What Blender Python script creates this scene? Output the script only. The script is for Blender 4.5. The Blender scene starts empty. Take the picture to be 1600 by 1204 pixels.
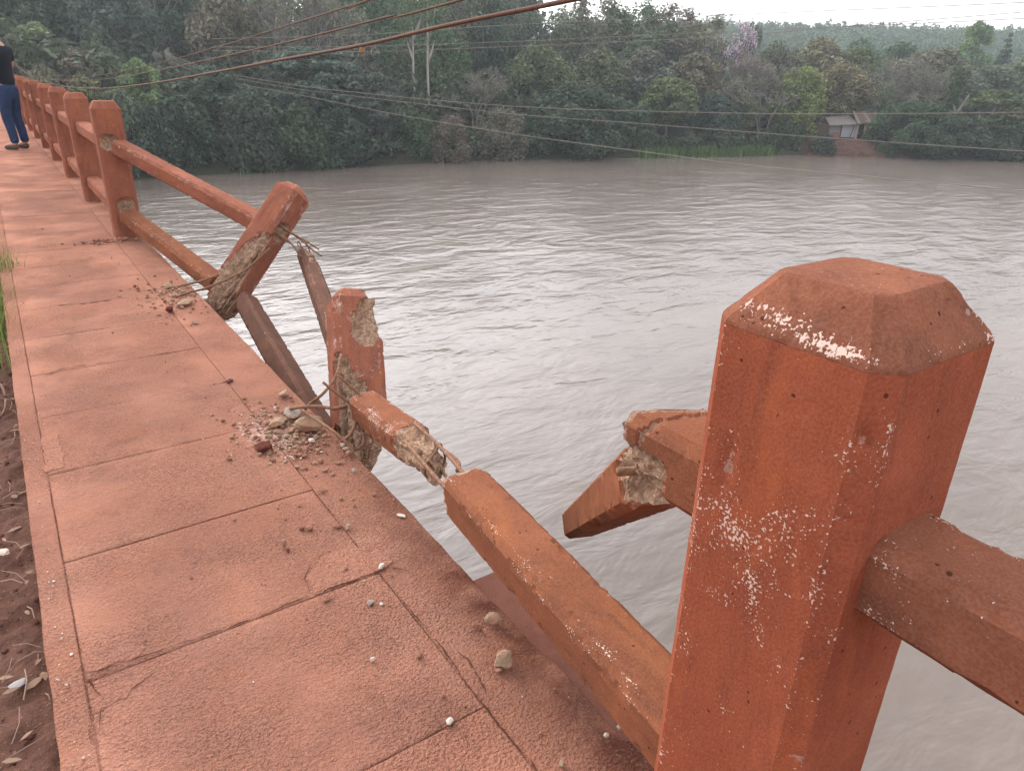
import bpy, bmesh, math, random
import numpy as np
from mathutils import Matrix, Vector, noise

SC = bpy.context.scene
COL = SC.collection

# ------------------------------------------------------------------ camera
cam_d = bpy.data.cameras.new('camera')
cam_d.sensor_fit = 'HORIZONTAL'
cam_d.sensor_width = 36.0
cam_d.lens = 36.0 * 1107.62 / 1600.0
cam_d.clip_start = 0.02
cam_d.clip_end = 3000
cam = bpy.data.objects.new('camera', cam_d)
COL.objects.link(cam)
CR = np.array([[0.8224, -0.2082, 0.5294], [-0.5684, -0.3402, 0.7491], [0.0241, -0.9170, -0.3982]])
u_, _s, v_ = np.linalg.svd(CR)
CR = u_ @ v_
M = Matrix.Identity(4)
for i in range(3):
    M[i][0] = CR[i, 0]; M[i][1] = -CR[i, 1]; M[i][2] = -CR[i, 2]
M.translation = Vector((0, 0, 1.28))
cam.matrix_world = M
SC.camera = cam

# ------------------------------------------------------------------ sky, sun, exposure
SUN_DIR = Vector((-0.22, 0.83, 0.47)).normalized()
world = bpy.data.worlds.new('World')
SC.world = world
world.use_nodes = True
wt = world.node_tree
wt.nodes.clear()
w_out = wt.nodes.new('ShaderNodeOutputWorld')
w_bg = wt.nodes.new('ShaderNodeBackground')
w_sky = wt.nodes.new('ShaderNodeTexSky')
w_sky.sky_type = 'NISHITA'
w_sky.sun_disc = False
w_sky.sun_elevation = math.asin(SUN_DIR.z)
w_sky.sun_rotation = math.atan2(SUN_DIR.x, SUN_DIR.y)
w_sky.dust_density = 4.0
w_co = wt.nodes.new('ShaderNodeTexCoord')
w_map = wt.nodes.new('ShaderNodeMapping')
w_map.inputs['Scale'].default_value = (1.0, 1.0, 3.0)
w_nz = wt.nodes.new('ShaderNodeTexNoise')
w_nz.inputs['Scale'].default_value = 2.2
w_nz.inputs['Detail'].default_value = 5
w_rmp = wt.nodes.new('ShaderNodeValToRGB')
w_rmp.color_ramp.elements[0].position = 0.32
w_rmp.color_ramp.elements[0].color = (9.0, 9.0, 9.4, 1)
w_rmp.color_ramp.elements[1].position = 0.68
w_rmp.color_ramp.elements[1].color = (11.2, 11.0, 11.2, 1)
w_mix = wt.nodes.new('ShaderNodeMix')
w_mix.data_type = 'RGBA'
w_mix.inputs[0].default_value = 0.86          # overcast: a thin bright cloud sheet over the blue
L = wt.links.new
L(w_co.outputs['Generated'], w_map.inputs['Vector'])
L(w_map.outputs['Vector'], w_nz.inputs['Vector'])
L(w_nz.outputs['Fac'], w_rmp.inputs['Fac'])
L(w_sky.outputs['Color'], w_mix.inputs[6])
L(w_rmp.outputs['Color'], w_mix.inputs[7])
# the cloud sheet thins and is brightest low over the far bank, beside the veiled sun
w_dot = wt.nodes.new('ShaderNodeVectorMath'); w_dot.operation = 'DOT_PRODUCT'
w_dot.inputs[1].default_value = Vector((0.17, 0.90, 0.40)).normalized()
L(w_co.outputs['Generated'], w_dot.inputs[0])
w_c0 = wt.nodes.new('ShaderNodeMath'); w_c0.operation = 'MAXIMUM'; w_c0.inputs[1].default_value = 0.0
w_c1 = wt.nodes.new('ShaderNodeMath'); w_c1.operation = 'POWER'; w_c1.inputs[1].default_value = 7.0
w_c2 = wt.nodes.new('ShaderNodeMath'); w_c2.operation = 'MULTIPLY_ADD'; w_c2.inputs[1].default_value = 2.2; w_c2.inputs[2].default_value = 1.0
L(w_dot.outputs['Value'], w_c0.inputs[0]); L(w_c0.outputs[0], w_c1.inputs[0]); L(w_c1.outputs[0], w_c2.inputs[0])
w_glow = wt.nodes.new('ShaderNodeVectorMath'); w_glow.operation = 'SCALE'
L(w_mix.outputs[2], w_glow.inputs[0]); L(w_c2.outputs[0], w_glow.inputs['Scale'])
L(w_glow.outputs['Vector'], w_bg.inputs['Color'])
w_bg.inputs['Strength'].default_value = 0.10
L(w_bg.outputs['Background'], w_out.inputs['Surface'])

sun_d = bpy.data.lights.new('sun', 'SUN')
sun_d.energy = 1.0
sun_d.angle = math.radians(28)
sun_d.color = (1.0, 0.92, 0.82)
sun = bpy.data.objects.new('sun', sun_d)
COL.objects.link(sun)
sun.rotation_euler = SUN_DIR.to_track_quat('Z', 'Y').to_euler()

SC.view_settings.view_transform = 'Standard'
SC.view_settings.look = 'None'
SC.view_settings.exposure = 0.80
SC.view_settings.gamma = 1.0
SC.view_settings.use_curve_mapping = False
SC.cycles.use_denoising = True
SC.cycles.max_bounces = 6
SC.cycles.diffuse_bounces = 3
SC.cycles.glossy_bounces = 3
SC.cycles.transmission_bounces = 3
SC.cycles.transparent_max_bounces = 6
SC.cycles.volume_bounces = 0
SC.cycles.caustics_reflective = False
SC.cycles.caustics_refractive = False
SC.cycles.sample_clamp_indirect = 4.0

# ------------------------------------------------------------------ helpers
def nz(p, s=1.0, o=0.0):
    return noise.noise(Vector((p[0] * s + o, p[1] * s + o * 1.7, p[2] * s - o * 0.6)))

def fbm(p, s=1.0, o=0.0, oct=4):
    v, a = 0.0, 1.0
    for k in range(oct):
        v += a * nz(p, s * 2 ** k, o + 7.3 * k)
        a *= 0.5
    return v

def tag(o, label=None, cat=None, group=None, kind=None):
    if label: o['label'] = label
    if cat: o['category'] = cat
    if group: o['group'] = group
    if kind: o['kind'] = kind
    return o

def empty(name, loc=(0, 0, 0), mat=None):
    o = bpy.data.objects.new(name, None)
    COL.objects.link(o)
    o.empty_display_size = 0.1
    if mat is not None: o.matrix_world = mat
    else: o.location = loc
    return o

def mesh(name, verts, faces, mat=None, smooth=False, attrs=None, sharp=0):
    me = bpy.data.meshes.new(name)
    if isinstance(verts, np.ndarray) and isinstance(faces, np.ndarray):
        n, k = faces.shape
        me.vertices.add(len(verts)); me.vertices.foreach_set('co', verts.astype(np.float32).ravel())
        me.loops.add(n * k); me.loops.foreach_set('vertex_index', faces.astype(np.int32).ravel())
        me.polygons.add(n)
        me.polygons.foreach_set('loop_start', np.arange(0, n * k, k, dtype=np.int32))
        me.polygons.foreach_set('loop_total', np.full(n, k, dtype=np.int32))
        me.update(calc_edges=True)
    else:
        me.from_pydata([tuple(v) for v in verts], [], [tuple(f) for f in faces])
        me.update()
    if attrs:
        for k, vals in attrs.items():
            a = me.attributes.new(k, 'FLOAT', 'POINT')
            a.data.foreach_set('value', np.asarray(vals, dtype=np.float32))
    if smooth:
        me.polygons.foreach_set('use_smooth', [True] * len(me.polygons))
        if sharp: me.set_sharp_from_angle(angle=math.radians(sharp))
    if mat: me.materials.append(mat)
    return me

def obj(name, me, parent=None, mat=None):
    o = bpy.data.objects.new(name, me)
    COL.objects.link(o)
    if parent is not None: o.parent = parent
    if mat is not None: o.matrix_world = mat
    return o

def frame(p0, p1, up=(0, 0, 1), roll=0.0):
    """matrix whose local z runs from p0 to p1, local y near up"""
    z = (Vector(p1) - Vector(p0)).normalized()
    x = Vector(up).cross(z).normalized()
    y = z.cross(x)
    m = Matrix.Identity(4)
    for i in range(3):
        m[i][0], m[i][1], m[i][2] = x[i], y[i], z[i]
    m.translation = Vector(p0)
    if roll: m = m @ Matrix.Rotation(roll, 4, 'Z')
    return m, (Vector(p1) - Vector(p0)).length

def box_vf(x0, x1, y0, y1, z0, z1, V, F):
    b = len(V)
    V += [(x0, y0, z0), (x1, y0, z0), (x1, y1, z0), (x0, y1, z0), (x0, y0, z1), (x1, y0, z1), (x1, y1, z1), (x0, y1, z1)]
    F += [(b, b + 3, b + 2, b + 1), (b + 4, b + 5, b + 6, b + 7), (b, b + 1, b + 5, b + 4), (b + 1, b + 2, b + 6, b + 5), (b + 2, b + 3, b + 7, b + 6), (b + 3, b, b + 4, b + 7)]

def bevel_box(name, x0, x1, y0, y1, z0, z1, mat, parent=None, bev=0.01, seg=1):
    bm = bmesh.new()
    V, F = [], []
    box_vf(x0, x1, y0, y1, z0, z1, V, F)
    vs = [bm.verts.new(v) for v in V]
    for f in F: bm.faces.new([vs[i] for i in f])
    bmesh.ops.recalc_face_normals(bm, faces=bm.faces)
    if bev: bmesh.ops.bevel(bm, geom=list(bm.edges), offset=bev, segments=seg, affect='EDGES')
    me = bpy.data.meshes.new(name)
    bm.to_mesh(me); bm.free()
    me.materials.append(mat)
    return obj(name, me, parent)

def smooth_path(pts, n=6):
    """Catmull-Rom through the points"""
    P = [Vector(p) for p in pts]
    if len(P) < 3 or n <= 1: return P
    out = []
    for i in range(len(P) - 1):
        a = P[i - 1] if i else P[0] * 2 - P[1]
        b, c = P[i], P[i + 1]
        d = P[i + 2] if i + 2 < len(P) else P[-1] * 2 - P[-2]
        for k in range(n):
            t = k / n
            out.append(0.5 * ((2 * b) + (c - a) * t + (2 * a - 5 * b + 4 * c - d) * t * t + (3 * b - a - 3 * c + d) * t ** 3))
    out.append(P[-1])
    return out

def tube_vf(path, r, sides, V, F, rib=0.0, r1=None):
    P = [Vector(p) for p in path]
    b0 = len(V)
    n = len(P)
    ref = Vector((0.31, 0.2, 0.93))
    for i, p in enumerate(P):
        t = (P[min(i + 1, n - 1)] - P[max(i - 1, 0)])
        if t.length < 1e-9: t = Vector((0, 0, 1))
        t.normalize()
        a = t.cross(ref)
        if a.length < 1e-3: a = t.cross(Vector((1, 0, 0)))
        a.normalize(); b = t.cross(a)
        rr = r if r1 is None else r + (r1 - r) * i / (n - 1)
        if rib and i % 2: rr *= 1 + rib
        for k in range(sides):
            an = 2 * math.pi * k / sides
            V.append(tuple(p + (a * math.cos(an) + b * math.sin(an)) * rr))
    for i in range(n - 1):
        for k in range(sides):
            k2 = (k + 1) % sides
            F.append((b0 + i * sides + k, b0 + i * sides + k2, b0 + (i + 1) * sides + k2, b0 + (i + 1) * sides + k))
    F.append(tuple(b0 + k for k in reversed(range(sides))))
    F.append(tuple(b0 + (n - 1) * sides + k for k in range(sides)))

def tube(name, pts, r, mat, parent=None, sides=8, n=6, rib=0.0, r1=None):
    V, F = [], []
    tube_vf(smooth_path(pts, n), r, sides, V, F, rib, r1)
    return obj(name, mesh(name, V, F, mat, smooth=True), parent)

# ------------------------------------------------------------------ node helper
class NT:
    def __init__(self, name):
        self.m = bpy.data.materials.new(name)
        self.m.use_nodes = True
        self.t = self.m.node_tree
        self.t.nodes.clear()
        self.out = self.n('ShaderNodeOutputMaterial')
    def n(self, typ, **kw):
        nd = self.t.nodes.new(typ)
        for k, v in kw.items(): setattr(nd, k, v)
        return nd
    def set(self, sock, v):
        if isinstance(v, bpy.types.NodeSocket): self.t.links.new(v, sock)
        else: sock.default_value = v
    def math(self, op, a, b=0.0, clamp=False):
        nd = self.n('ShaderNodeMath', operation=op, use_clamp=clamp)
        self.set(nd.inputs[0], a); self.set(nd.inputs[1], b)
        return nd.outputs[0]
    def mix(self, fac, a, b, blend='MIX'):
        nd = self.n('ShaderNodeMix', data_type='RGBA', blend_type=blend)
        self.set(nd.inputs[0], fac)
        for s, v in ((nd.inputs[6], a), (nd.inputs[7], b)):
            if not isinstance(v, bpy.types.NodeSocket) and len(v) == 3: v = (*v, 1)
            self.set(s, v)
        return nd.outputs[2]
    def ramp(self, fac, lo, hi):
        nd = self.n('ShaderNodeMapRange')
        nd.inputs[1].default_value = lo; nd.inputs[2].default_value = hi
        self.set(nd.inputs[0], fac)
        return nd.outputs[0]
    def noise(self, vec, scale, detail=3, rough=0.55, dist=0.0):
        nd = self.n('ShaderNodeTexNoise')
        self.set(nd.inputs['Vector'], vec)
        nd.inputs['Scale'].default_value = scale; nd.inputs['Detail'].default_value = detail
        nd.inputs['Roughness'].default_value = rough; nd.inputs['Distortion'].default_value = dist
        return nd.outputs['Fac']
    def voro(self, vec, scale, feature='F1'):
        nd = self.n('ShaderNodeTexVoronoi', feature=feature)
        self.set(nd.inputs['Vector'], vec)
        nd.inputs['Scale'].default_value = scale
        return nd
    def attr(self, name):
        nd = self.n('ShaderNodeAttribute', attribute_name=name)
        return nd.outputs['Fac']
    def scale(self, vec, s):
        nd = self.n('ShaderNodeMapping')
        self.set(nd.inputs['Vector'], vec); nd.inputs['Scale'].default_value = s
        return nd.outputs[0]
    def bump(self, h, strength, dist, normal=None):
        nd = self.n('ShaderNodeBump')
        self.set(nd.inputs['Height'], h)
        nd.inputs['Strength'].default_value = strength; nd.inputs['Distance'].default_value = dist
        if normal is not None: self.t.links.new(normal, nd.inputs['Normal'])
        return nd.outputs[0]
    def objvec(self, jitter=True):
        tc = self.n('ShaderNodeTexCoord').outputs['Object']
        if not jitter: return tc
        oi = self.n('ShaderNodeObjectInfo').outputs['Random']
        nd = self.n('ShaderNodeVectorMath', operation='ADD')
        self.t.links.new(tc, nd.inputs[0])
        self.t.links.new(self.math('MULTIPLY', oi, 17.0), nd.inputs[1])
        return nd.outputs[0]
    def pos(self):
        return self.n('ShaderNodeNewGeometry').outputs['Position']
    def principled(self, color, rough=0.8, spec=0.3, normal=None, **kw):
        p = self.n('ShaderNodeBsdfPrincipled')
        if not isinstance(color, bpy.types.NodeSocket) and len(color) == 3: color = (*color, 1)
        self.set(p.inputs['Base Color'], color)
        self.set(p.inputs['Roughness'], rough)
        p.inputs['Specular IOR Level'].default_value = spec
        for k, v in kw.items(): self.set(p.inputs[k], v)
        if normal is not None: self.t.links.new(normal, p.inputs['Normal'])
        self.t.links.new(p.outputs[0], self.out.inputs['Surface'])
        return p

def simple(name, color, rough=0.8, spec=0.3, vary=0.0, vs=8.0):
    m = NT(name)
    if vary:
        f = m.noise(m.objvec(), vs, 4)
        color = m.mix(f, tuple(c * (1 - vary) for c in color), tuple(min(1, c * (1 + vary)) for c in color))
    m.principled(color, rough, spec)
    return m.m

def mat_painted(name, c_dark, c_mid, c_orange, pits=1.0):
    """red painted, dusty concrete; attributes: speck (chipped white flecks), dmg (raw broken concrete)"""
    m = NT(name)
    v = m.objvec()
    n1 = m.noise(v, 5.5, 4, 0.6)
    n2 = m.noise(v, 38, 3, 0.6)
    n3 = m.noise(m.scale(v, (1, 1, 0.35)), 9, 3, 0.6, 0.6)
    col = m.mix(m.ramp(n1, 0.35, 0.65), c_dark, c_mid)
    col = m.mix(m.math('MULTIPLY', m.ramp(n3, 0.52, 0.72), 0.6), col, c_orange)
    col = m.mix(m.math('MULTIPLY', m.ramp(n2, 0.45, 0.8), 0.22), col, tuple(c * 0.62 for c in c_mid))
    # rain streaks, grime and rubbed patches
    st = m.noise(m.scale(v, (1, 1, 0.16)), 16, 4, 0.65, 0.8)
    col = m.mix(m.math('MULTIPLY', m.ramp(st, 0.53, 0.72), 0.55), col, tuple(c * k for c, k in zip(c_dark, (0.52, 0.62, 0.75))))
    gr = m.noise(v, 7.5, 5, 0.7, 0.4)
    col = m.mix(m.math('MULTIPLY', m.ramp(gr, 0.55, 0.70), 0.42), col, tuple(c * k for c, k in zip(c_dark, (0.70, 0.85, 1.0))))
    col = m.mix(m.math('MULTIPLY', m.ramp(m.noise(v, 11, 4, 0.7), 0.58, 0.72), 0.28), col, tuple(min(1, c * 1.5) for c in c_mid))
    grain = m.noise(v, 260, 2, 0.6)
    col = m.mix(m.ramp(grain, 0.35, 0.7), m.mix(0.75, col, (0, 0, 0), 'MIX') if False else col, m.mix(0.07, col, (0.8, 0.6, 0.5)))
    # fine dark air holes
    vo = m.voro(v, 46)
    hole = m.math('MULTIPLY', m.math('LESS_THAN', vo.outputs['Distance'], m.math('MULTIPLY', m.noise(v, 60, 3, 0.8), 0.24)), m.math('GREATER_THAN', m.noise(v, 21, 1), 0.56))
    hole = m.math('MULTIPLY', hole, pits)
    col = m.mix(m.math('MULTIPLY', hole, 0.75), col, tuple(c * 0.22 for c in c_dark))
    # pale flecks where the paint is knocked off
    sp = m.attr('speck')
    f1 = m.noise(v, 250, 2, 0.5)
    f2 = m.noise(v, 14, 3, 0.65)
    fl = m.math('ADD', m.math('MULTIPLY', m.math('SUBTRACT', f1, 0.5), 1.1), m.math('MULTIPLY', m.math('SUBTRACT', f2, 0.5), 0.9))
    fl = m.math('ADD', fl, m.math('MULTIPLY', m.math('SUBTRACT', sp, 1.0), 0.42))
    fleck = m.ramp(fl, 0.125, 0.15)
    col = m.mix(m.math('MULTIPLY', fleck, 0.9), col, (0.66, 0.50, 0.43))
    # raw concrete where broken
    dm = m.attr('dmg')
    d = m.math('ADD', dm, m.math('MULTIPLY', m.math('SUBTRACT', m.noise(v, 75, 3, 0.7), 0.5), 0.75))
    dmask = m.ramp(d, 0.44, 0.54)
    vc = m.voro(v, 95)
    ncon = m.noise(v, 45, 5, 0.7)
    ccon = m.mix(m.ramp(ncon, 0.3, 0.7), (0.25, 0.150, 0.098), (0.60, 0.405, 0.285))
    ccon = m.mix(m.math('MULTIPLY', m.ramp(m.noise(v, 13, 3), 0.45, 0.65), 0.55), ccon, (0.26, 0.14, 0.08))
    ccon = m.mix(m.math('MULTIPLY', m.ramp(vc.outputs['Distance'], 0.42, 0.66), 0.42), ccon, (0.09, 0.068, 0.052))
    edge = m.math('MULTIPLY', m.ramp(d, 0.36, 0.46), m.math('SUBTRACT', 1.0, dmask))
    col = m.mix(m.math('MULTIPLY', edge, 0.55), col, (0.55, 0.42, 0.36))
    col = m.mix(dmask, col, ccon)
    hgt = m.math('ADD', m.math('MULTIPLY', n2, 0.32), m.math('MULTIPLY', grain, 0.13))
    hgt = m.math('SUBTRACT', hgt, m.math('MULTIPLY', hole, 0.9))
    hgt = m.math('SUBTRACT', hgt, m.math('MULTIPLY', fleck, 0.18))
    hgt = m.math('ADD', hgt, m.math('MULTIPLY', dmask, m.math('ADD', m.math('MULTIPLY', ncon, 3.2), m.math('MULTIPLY', m.ramp(vc.outputs['Distance'], 0.1, 0.5), -1.2))))
    nrm = m.bump(hgt, 0.55, 0.006)
    m.principled(col, 0.93, 0.06, nrm)
    m.t.nodes[-1]
    return m.m

RED = mat_painted('red_painted_concrete', (0.215, 0.070, 0.042), (0.285, 0.099, 0.060), (0.38, 0.128, 0.052))
RED_ORANGE = mat_painted('orange_brown_painted_concrete', (0.175, 0.058, 0.028), (0.235, 0.080, 0.038), (0.31, 0.105, 0.036))
RED_CAP = mat_painted('grimy_red_concrete', (0.170, 0.056, 0.031), (0.228, 0.079, 0.043), (0.30, 0.100, 0.042))
RED_SHADED = mat_painted('shaded_red_concrete', (0.095, 0.044, 0.030), (0.140, 0.062, 0.042), (0.17, 0.075, 0.042))  # darker copy of the red paint: shade on the torn-loose rails put into the colour
RED_DEEP = mat_painted('deep_red_painted_concrete', (0.235, 0.054, 0.025), (0.295, 0.074, 0.035), (0.42, 0.110, 0.036))

def mat_walk():
    m = NT('dusty_red_paving')
    v = m.pos()
    n1 = m.noise(v, 1.9, 4, 0.6)
    n2 = m.noise(v, 9, 4, 0.6)
    n3 = m.noise(v, 60, 3, 0.65)
    n4 = m.noise(v, 190, 3, 0.7)
    col = m.mix(m.ramp(n1, 0.35, 0.65), (0.435, 0.198, 0.135), (0.50, 0.248, 0.175))
    col = m.mix(m.math('MULTIPLY', m.ramp(n2, 0.5, 0.72), 0.5), col, (0.48, 0.205, 0.118))
    dust = m.attr('dust')
    rough = m.math('SUBTRACT', 1.0, dust)
    col = m.mix(m.math('MULTIPLY', m.ramp(n2, 0.25, 0.75), m.math('MULTIPLY', dust, 0.5)), col, (0.51, 0.250, 0.172))
    col = m.mix(m.math('MULTIPLY', m.ramp(n3, 0.46, 0.75), m.math('MULTIPLY', rough, 0.26)), col, (0.27, 0.125, 0.09))
    col = m.mix(m.math('MULTIPLY', m.ramp(n4, 0.52, 0.8), m.math('MULTIPLY', m.math('ADD', 0.25, m.math('MULTIPLY', rough, 0.75)), 0.5)), col, (0.19, 0.09, 0.068))
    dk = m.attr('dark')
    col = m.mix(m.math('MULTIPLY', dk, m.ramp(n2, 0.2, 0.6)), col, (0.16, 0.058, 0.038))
    # knocked-off white powder beside the rubble
    sep = m.n('ShaderNodeSeparateXYZ'); m.set(sep.inputs[0], v)
    dx = m.math('SUBTRACT', sep.outputs[0], 0.655); dy = m.math('SUBTRACT', sep.outputs[1], 2.50)
    rr = m.math('SQRT', m.math('ADD', m.math('MULTIPLY', m.math('MULTIPLY', dx, dx), 4.0), m.math('MULTIPLY', m.math('MULTIPLY', dy, dy), 1.6)))
    pw = m.math('ADD', m.math('SUBTRACT', 0.24, rr), m.math('MULTIPLY', m.math('SUBTRACT', m.noise(v, 26, 4, 0.75), 0.5), 0.9))
    col = m.mix(m.math('MULTIPLY', m.ramp(pw, 0.04, 0.20), 0.8), col, (0.62, 0.47, 0.41))
    big = m.noise(v, 0.9, 5, 0.65, 0.5)
    col = m.mix(m.math('MULTIPLY', m.ramp(big, 0.46, 0.64), 0.65), col, (0.315, 0.152, 0.118))
    blot = m.noise(v, 4.2, 5, 0.7, 0.6)
    col = m.mix(m.math('MULTIPLY', m.ramp(blot, 0.54, 0.68), 0.40), col, (0.50, 0.215, 0.125))
    col = m.mix(m.math('MULTIPLY', m.ramp(m.noise(v, 3.1, 6, 0.75, 0.3), 0.53, 0.68), 0.50), col, (0.24, 0.112, 0.086))
    vg = m.voro(m.n('ShaderNodeVectorMath', operation='ADD').outputs[0] if False else v, 130)
    wear = m.ramp(m.noise(v, 2.4, 4, 0.6), 0.40, 0.62)
    pit = m.math('MULTIPLY', m.math('LESS_THAN', vg.outputs['Distance'], m.math('MULTIPLY', m.noise(v, 70, 2), 0.52)), m.math('MULTIPLY', wear, m.math('ADD', 0.25, m.math('MULTIPLY', rough, 0.75))))
    col = m.mix(m.math('MULTIPLY', pit, 0.75), col, (0.16, 0.075, 0.056))
    gr1 = m.noise(v, 125, 2, 0.55)
    gmask = m.math('ADD', 0.30, m.math('MULTIPLY', wear, 0.70))
    col = m.mix(m.math('MULTIPLY', m.ramp(gr1, 0.54, 0.70), m.math('MULTIPLY', gmask, 0.55)), col, (0.215, 0.098, 0.074))
    col = m.mix(m.math('MULTIPLY', m.ramp(gr1, 0.46, 0.30), m.math('MULTIPLY', gmask, 0.30)), col, (0.60, 0.33, 0.245))
    h0 = m.math('ADD', m.math('MULTIPLY', n3, m.math('ADD', 0.3, m.math('MULTIPLY', rough, 0.9))), m.math('MULTIPLY', n4, m.math('ADD', 0.15, m.math('MULTIPLY', rough, 1.0))))
    h = m.math('ADD', h0, m.math('MULTIPLY', m.math('SUBTRACT', 1.0, gr1), m.math('MULTIPLY', gmask, 2.2)))
    m.principled(col, 0.97, 0.04, m.bump(m.math('SUBTRACT', h, m.math('MULTIPLY', pit, 0.8)), 1.0, 0.014))
    return m.m
WALK = mat_walk()

def mat_dirt():
    m = NT('red_dirt')
    v = m.pos()
    n1 = m.noise(v, 3, 4, 0.6); n2 = m.noise(v, 30, 5, 0.7)
    col = m.mix(m.ramp(n1, 0.35, 0.65), (0.115, 0.055, 0.040), (0.18, 0.090, 0.066))
    col = m.mix(m.ramp(n2, 0.45, 0.7), col, (0.080, 0.040, 0.031))
    col = m.mix(m.math('MULTIPLY', m.ramp(m.noise(v, 120, 2), 0.62, 0.72), 0.5), col, (0.38, 0.25, 0.19))
    m.principled(col, 0.95, 0.1, m.bump(n2, 1.0, 0.02))
    return m.m
DIRT = mat_dirt()

def mat_rubble(name, a, b, c):
    m = NT(name)
    v = m.objvec()
    n = m.noise(v, 60, 5, 0.7)
    col = m.mix(m.ramp(n, 0.3, 0.7), a, b)
    col = m.mix(m.math('MULTIPLY', m.ramp(m.noise(v, 22, 3), 0.5, 0.62), 0.7), col, c)
    m.principled(col, 0.9, 0.15, m.bump(n, 0.9, 0.006))
    return m.m
TAN = mat_rubble('tan_broken_concrete', (0.25, 0.155, 0.10), (0.42, 0.29, 0.20), (0.34, 0.16, 0.10))
REDCHIP = mat_rubble('red_concrete_chip', (0.20, 0.085, 0.058), (0.32, 0.15, 0.10), (0.42, 0.28, 0.20))
WHITECHIP = mat_rubble('white_concrete_chip', (0.52, 0.44, 0.38), (0.72, 0.65, 0.60), (0.42, 0.25, 0.19))
GREYCHIP = mat_rubble('grey_concrete_chip', (0.25, 0.20, 0.165), (0.40, 0.34, 0.29), (0.30, 0.17, 0.12))
CLOD = mat_rubble('dark_red_clod', (0.09, 0.026, 0.020), (0.15, 0.045, 0.032), (0.12, 0.04, 0.03))

def mat_rust(name, a, b):
    m = NT(name)
    v = m.objvec()
    n = m.noise(v, 60, 4, 0.7)
    m.principled(m.mix(m.ramp(n, 0.35, 0.65), a, b), 0.85, 0.25, m.bump(n, 0.6, 0.002), Metallic=0.15)
    return m.m
RUST = mat_rust('rusty_steel', (0.15, 0.075, 0.046), (0.30, 0.16, 0.10))
RUST_CABLE = mat_rust('rusty_cable_steel', (0.10, 0.052, 0.036), (0.17, 0.090, 0.062))
WIRE = simple('weathered_wire', (0.15, 0.11, 0.085), 0.7)
WIRE2 = simple('thin_dusty_wire', (0.22, 0.19, 0.16), 0.7)

# ------------------------------------------------------------------ water
WZ = -6.5
def mat_water():
    m = NT('muddy_river_water')
    v = m.pos()
    # ripples drawn out along the current, plus cross chop
    a = m.n('ShaderNodeMapping'); m.set(a.inputs['Vector'], v)
    a.inputs['Rotation'].default_value = (0, 0, math.radians(32)); a.inputs['Scale'].default_value = (0.62, 1.15, 1)
    w1 = m.noise(a.outputs[0], 0.60, 4, 0.5, 0.5)
    b = m.n('ShaderNodeMapping'); m.set(b.inputs['Vector'], v)
    b.inputs['Rotation'].default_value = (0, 0, math.radians(18)); b.inputs['Scale'].default_value = (0.6, 1.3, 1)
    w2 = m.noise(b.outputs[0], 1.5, 3, 0.5, 0.9)
    w3 = m.noise(v, 0.06, 3, 0.5)
    w4 = m.noise(b.outputs[0], 6.0, 2, 0.5, 0.3)
    h = m.math('ADD', m.math('MULTIPLY', w1, 1.0), m.math('MULTIPLY', w2, 0.25))
    h = m.math('ADD', h, m.math('MULTIPLY', w4, 0.015))
    amp = m.ramp(w3, 0.3, 0.7)
    h = m.math('MULTIPLY', h, m.math('ADD', 0.65, m.math('MULTIPLY', amp, 0.7)))
    col = m.mix(m.ramp(m.noise(a.outputs[0], 0.16, 4, 0.6), 0.35, 0.65), (0.138, 0.108, 0.091), (0.180, 0.143, 0.121))
    m.principled(col, 0.19, 0.5, m.bump(h, 1.0, 0.15), IOR=1.5)
    return m.m
V, F = [], []
gx = np.concatenate([np.linspace(-420, 420, 29)])
me = mesh('river_water', np.array([(-420, -420, WZ), (420, -420, WZ), (420, 420, WZ), (-420, 420, WZ)], float), np.array([[0, 1, 2, 3]]), mat_water())
water = tag(obj('river_water', me), 'muddy brown river with fine wind ripples', kind='structure')

# ------------------------------------------------------------------ terrain of the far bank, hill behind
SH = np.array([(-420, 62), (-10, 62), (27, 62.8), (44, 63), (58, 59), (78, 55), (102, 38.5), (130, 18), (170, -20), (260, -150), (420, -420)], float)
def shore_dist(x, y):
    """signed distance beyond the far waterline, metres"""
    x = np.asarray(x, float); y = np.asarray(y, float)
    best = np.full(x.shape, 1e9)
    for a, b in zip(SH[:-1], SH[1:]):
        e = b - a
        t = np.clip(((x - a[0]) * e[0] + (y - a[1]) * e[1]) / (e @ e), 0, 1)
        best = np.minimum(best, np.hypot(x - a[0] - t * e[0], y - a[1] - t * e[1]))
    return np.where(y > np.interp(x, SH[:, 0], SH[:, 1]), best, -best)
def ground_z(x, y):
    s = shore_dist(x, y)
    zr = np.interp(s, [-40, -3, 0, 2, 6, 14, 30, 60, 120, 180, 260, 340, 600], [-8.2, -7.6, -6.55, -5.7, -4.9, -4.2, -3.0, -1.5, 1.5, 8, 19.5, 21.5, 20])
    zl = np.interp(s, [-40, -3, 0, 2, 6, 14, 30, 60, 120, 180, 260, 340, 600], [-8.2, -7.6, -6.55, -5.6, -4.4, -3.2, -1.2, 2.0, 7.0, 11, 17, 18, 18])
    k = np.clip((np.asarray(x) - 20) / 40, 0, 1)
    z = zl * (1 - k) + zr * k
    # embankment that carries the road off the bridge
    e = np.clip((np.abs(np.asarray(x) + 4.0) - 6.0) / 9.0, 0, 1)
    zz = np.interp(s, [-3, 0, 6], [-7.6, -5.0, -0.25])
    near = (s > -3) & (z < 0)
    z = np.where(near, np.maximum(z, zz * (1 - e) + z * e), z)
    return z
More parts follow.
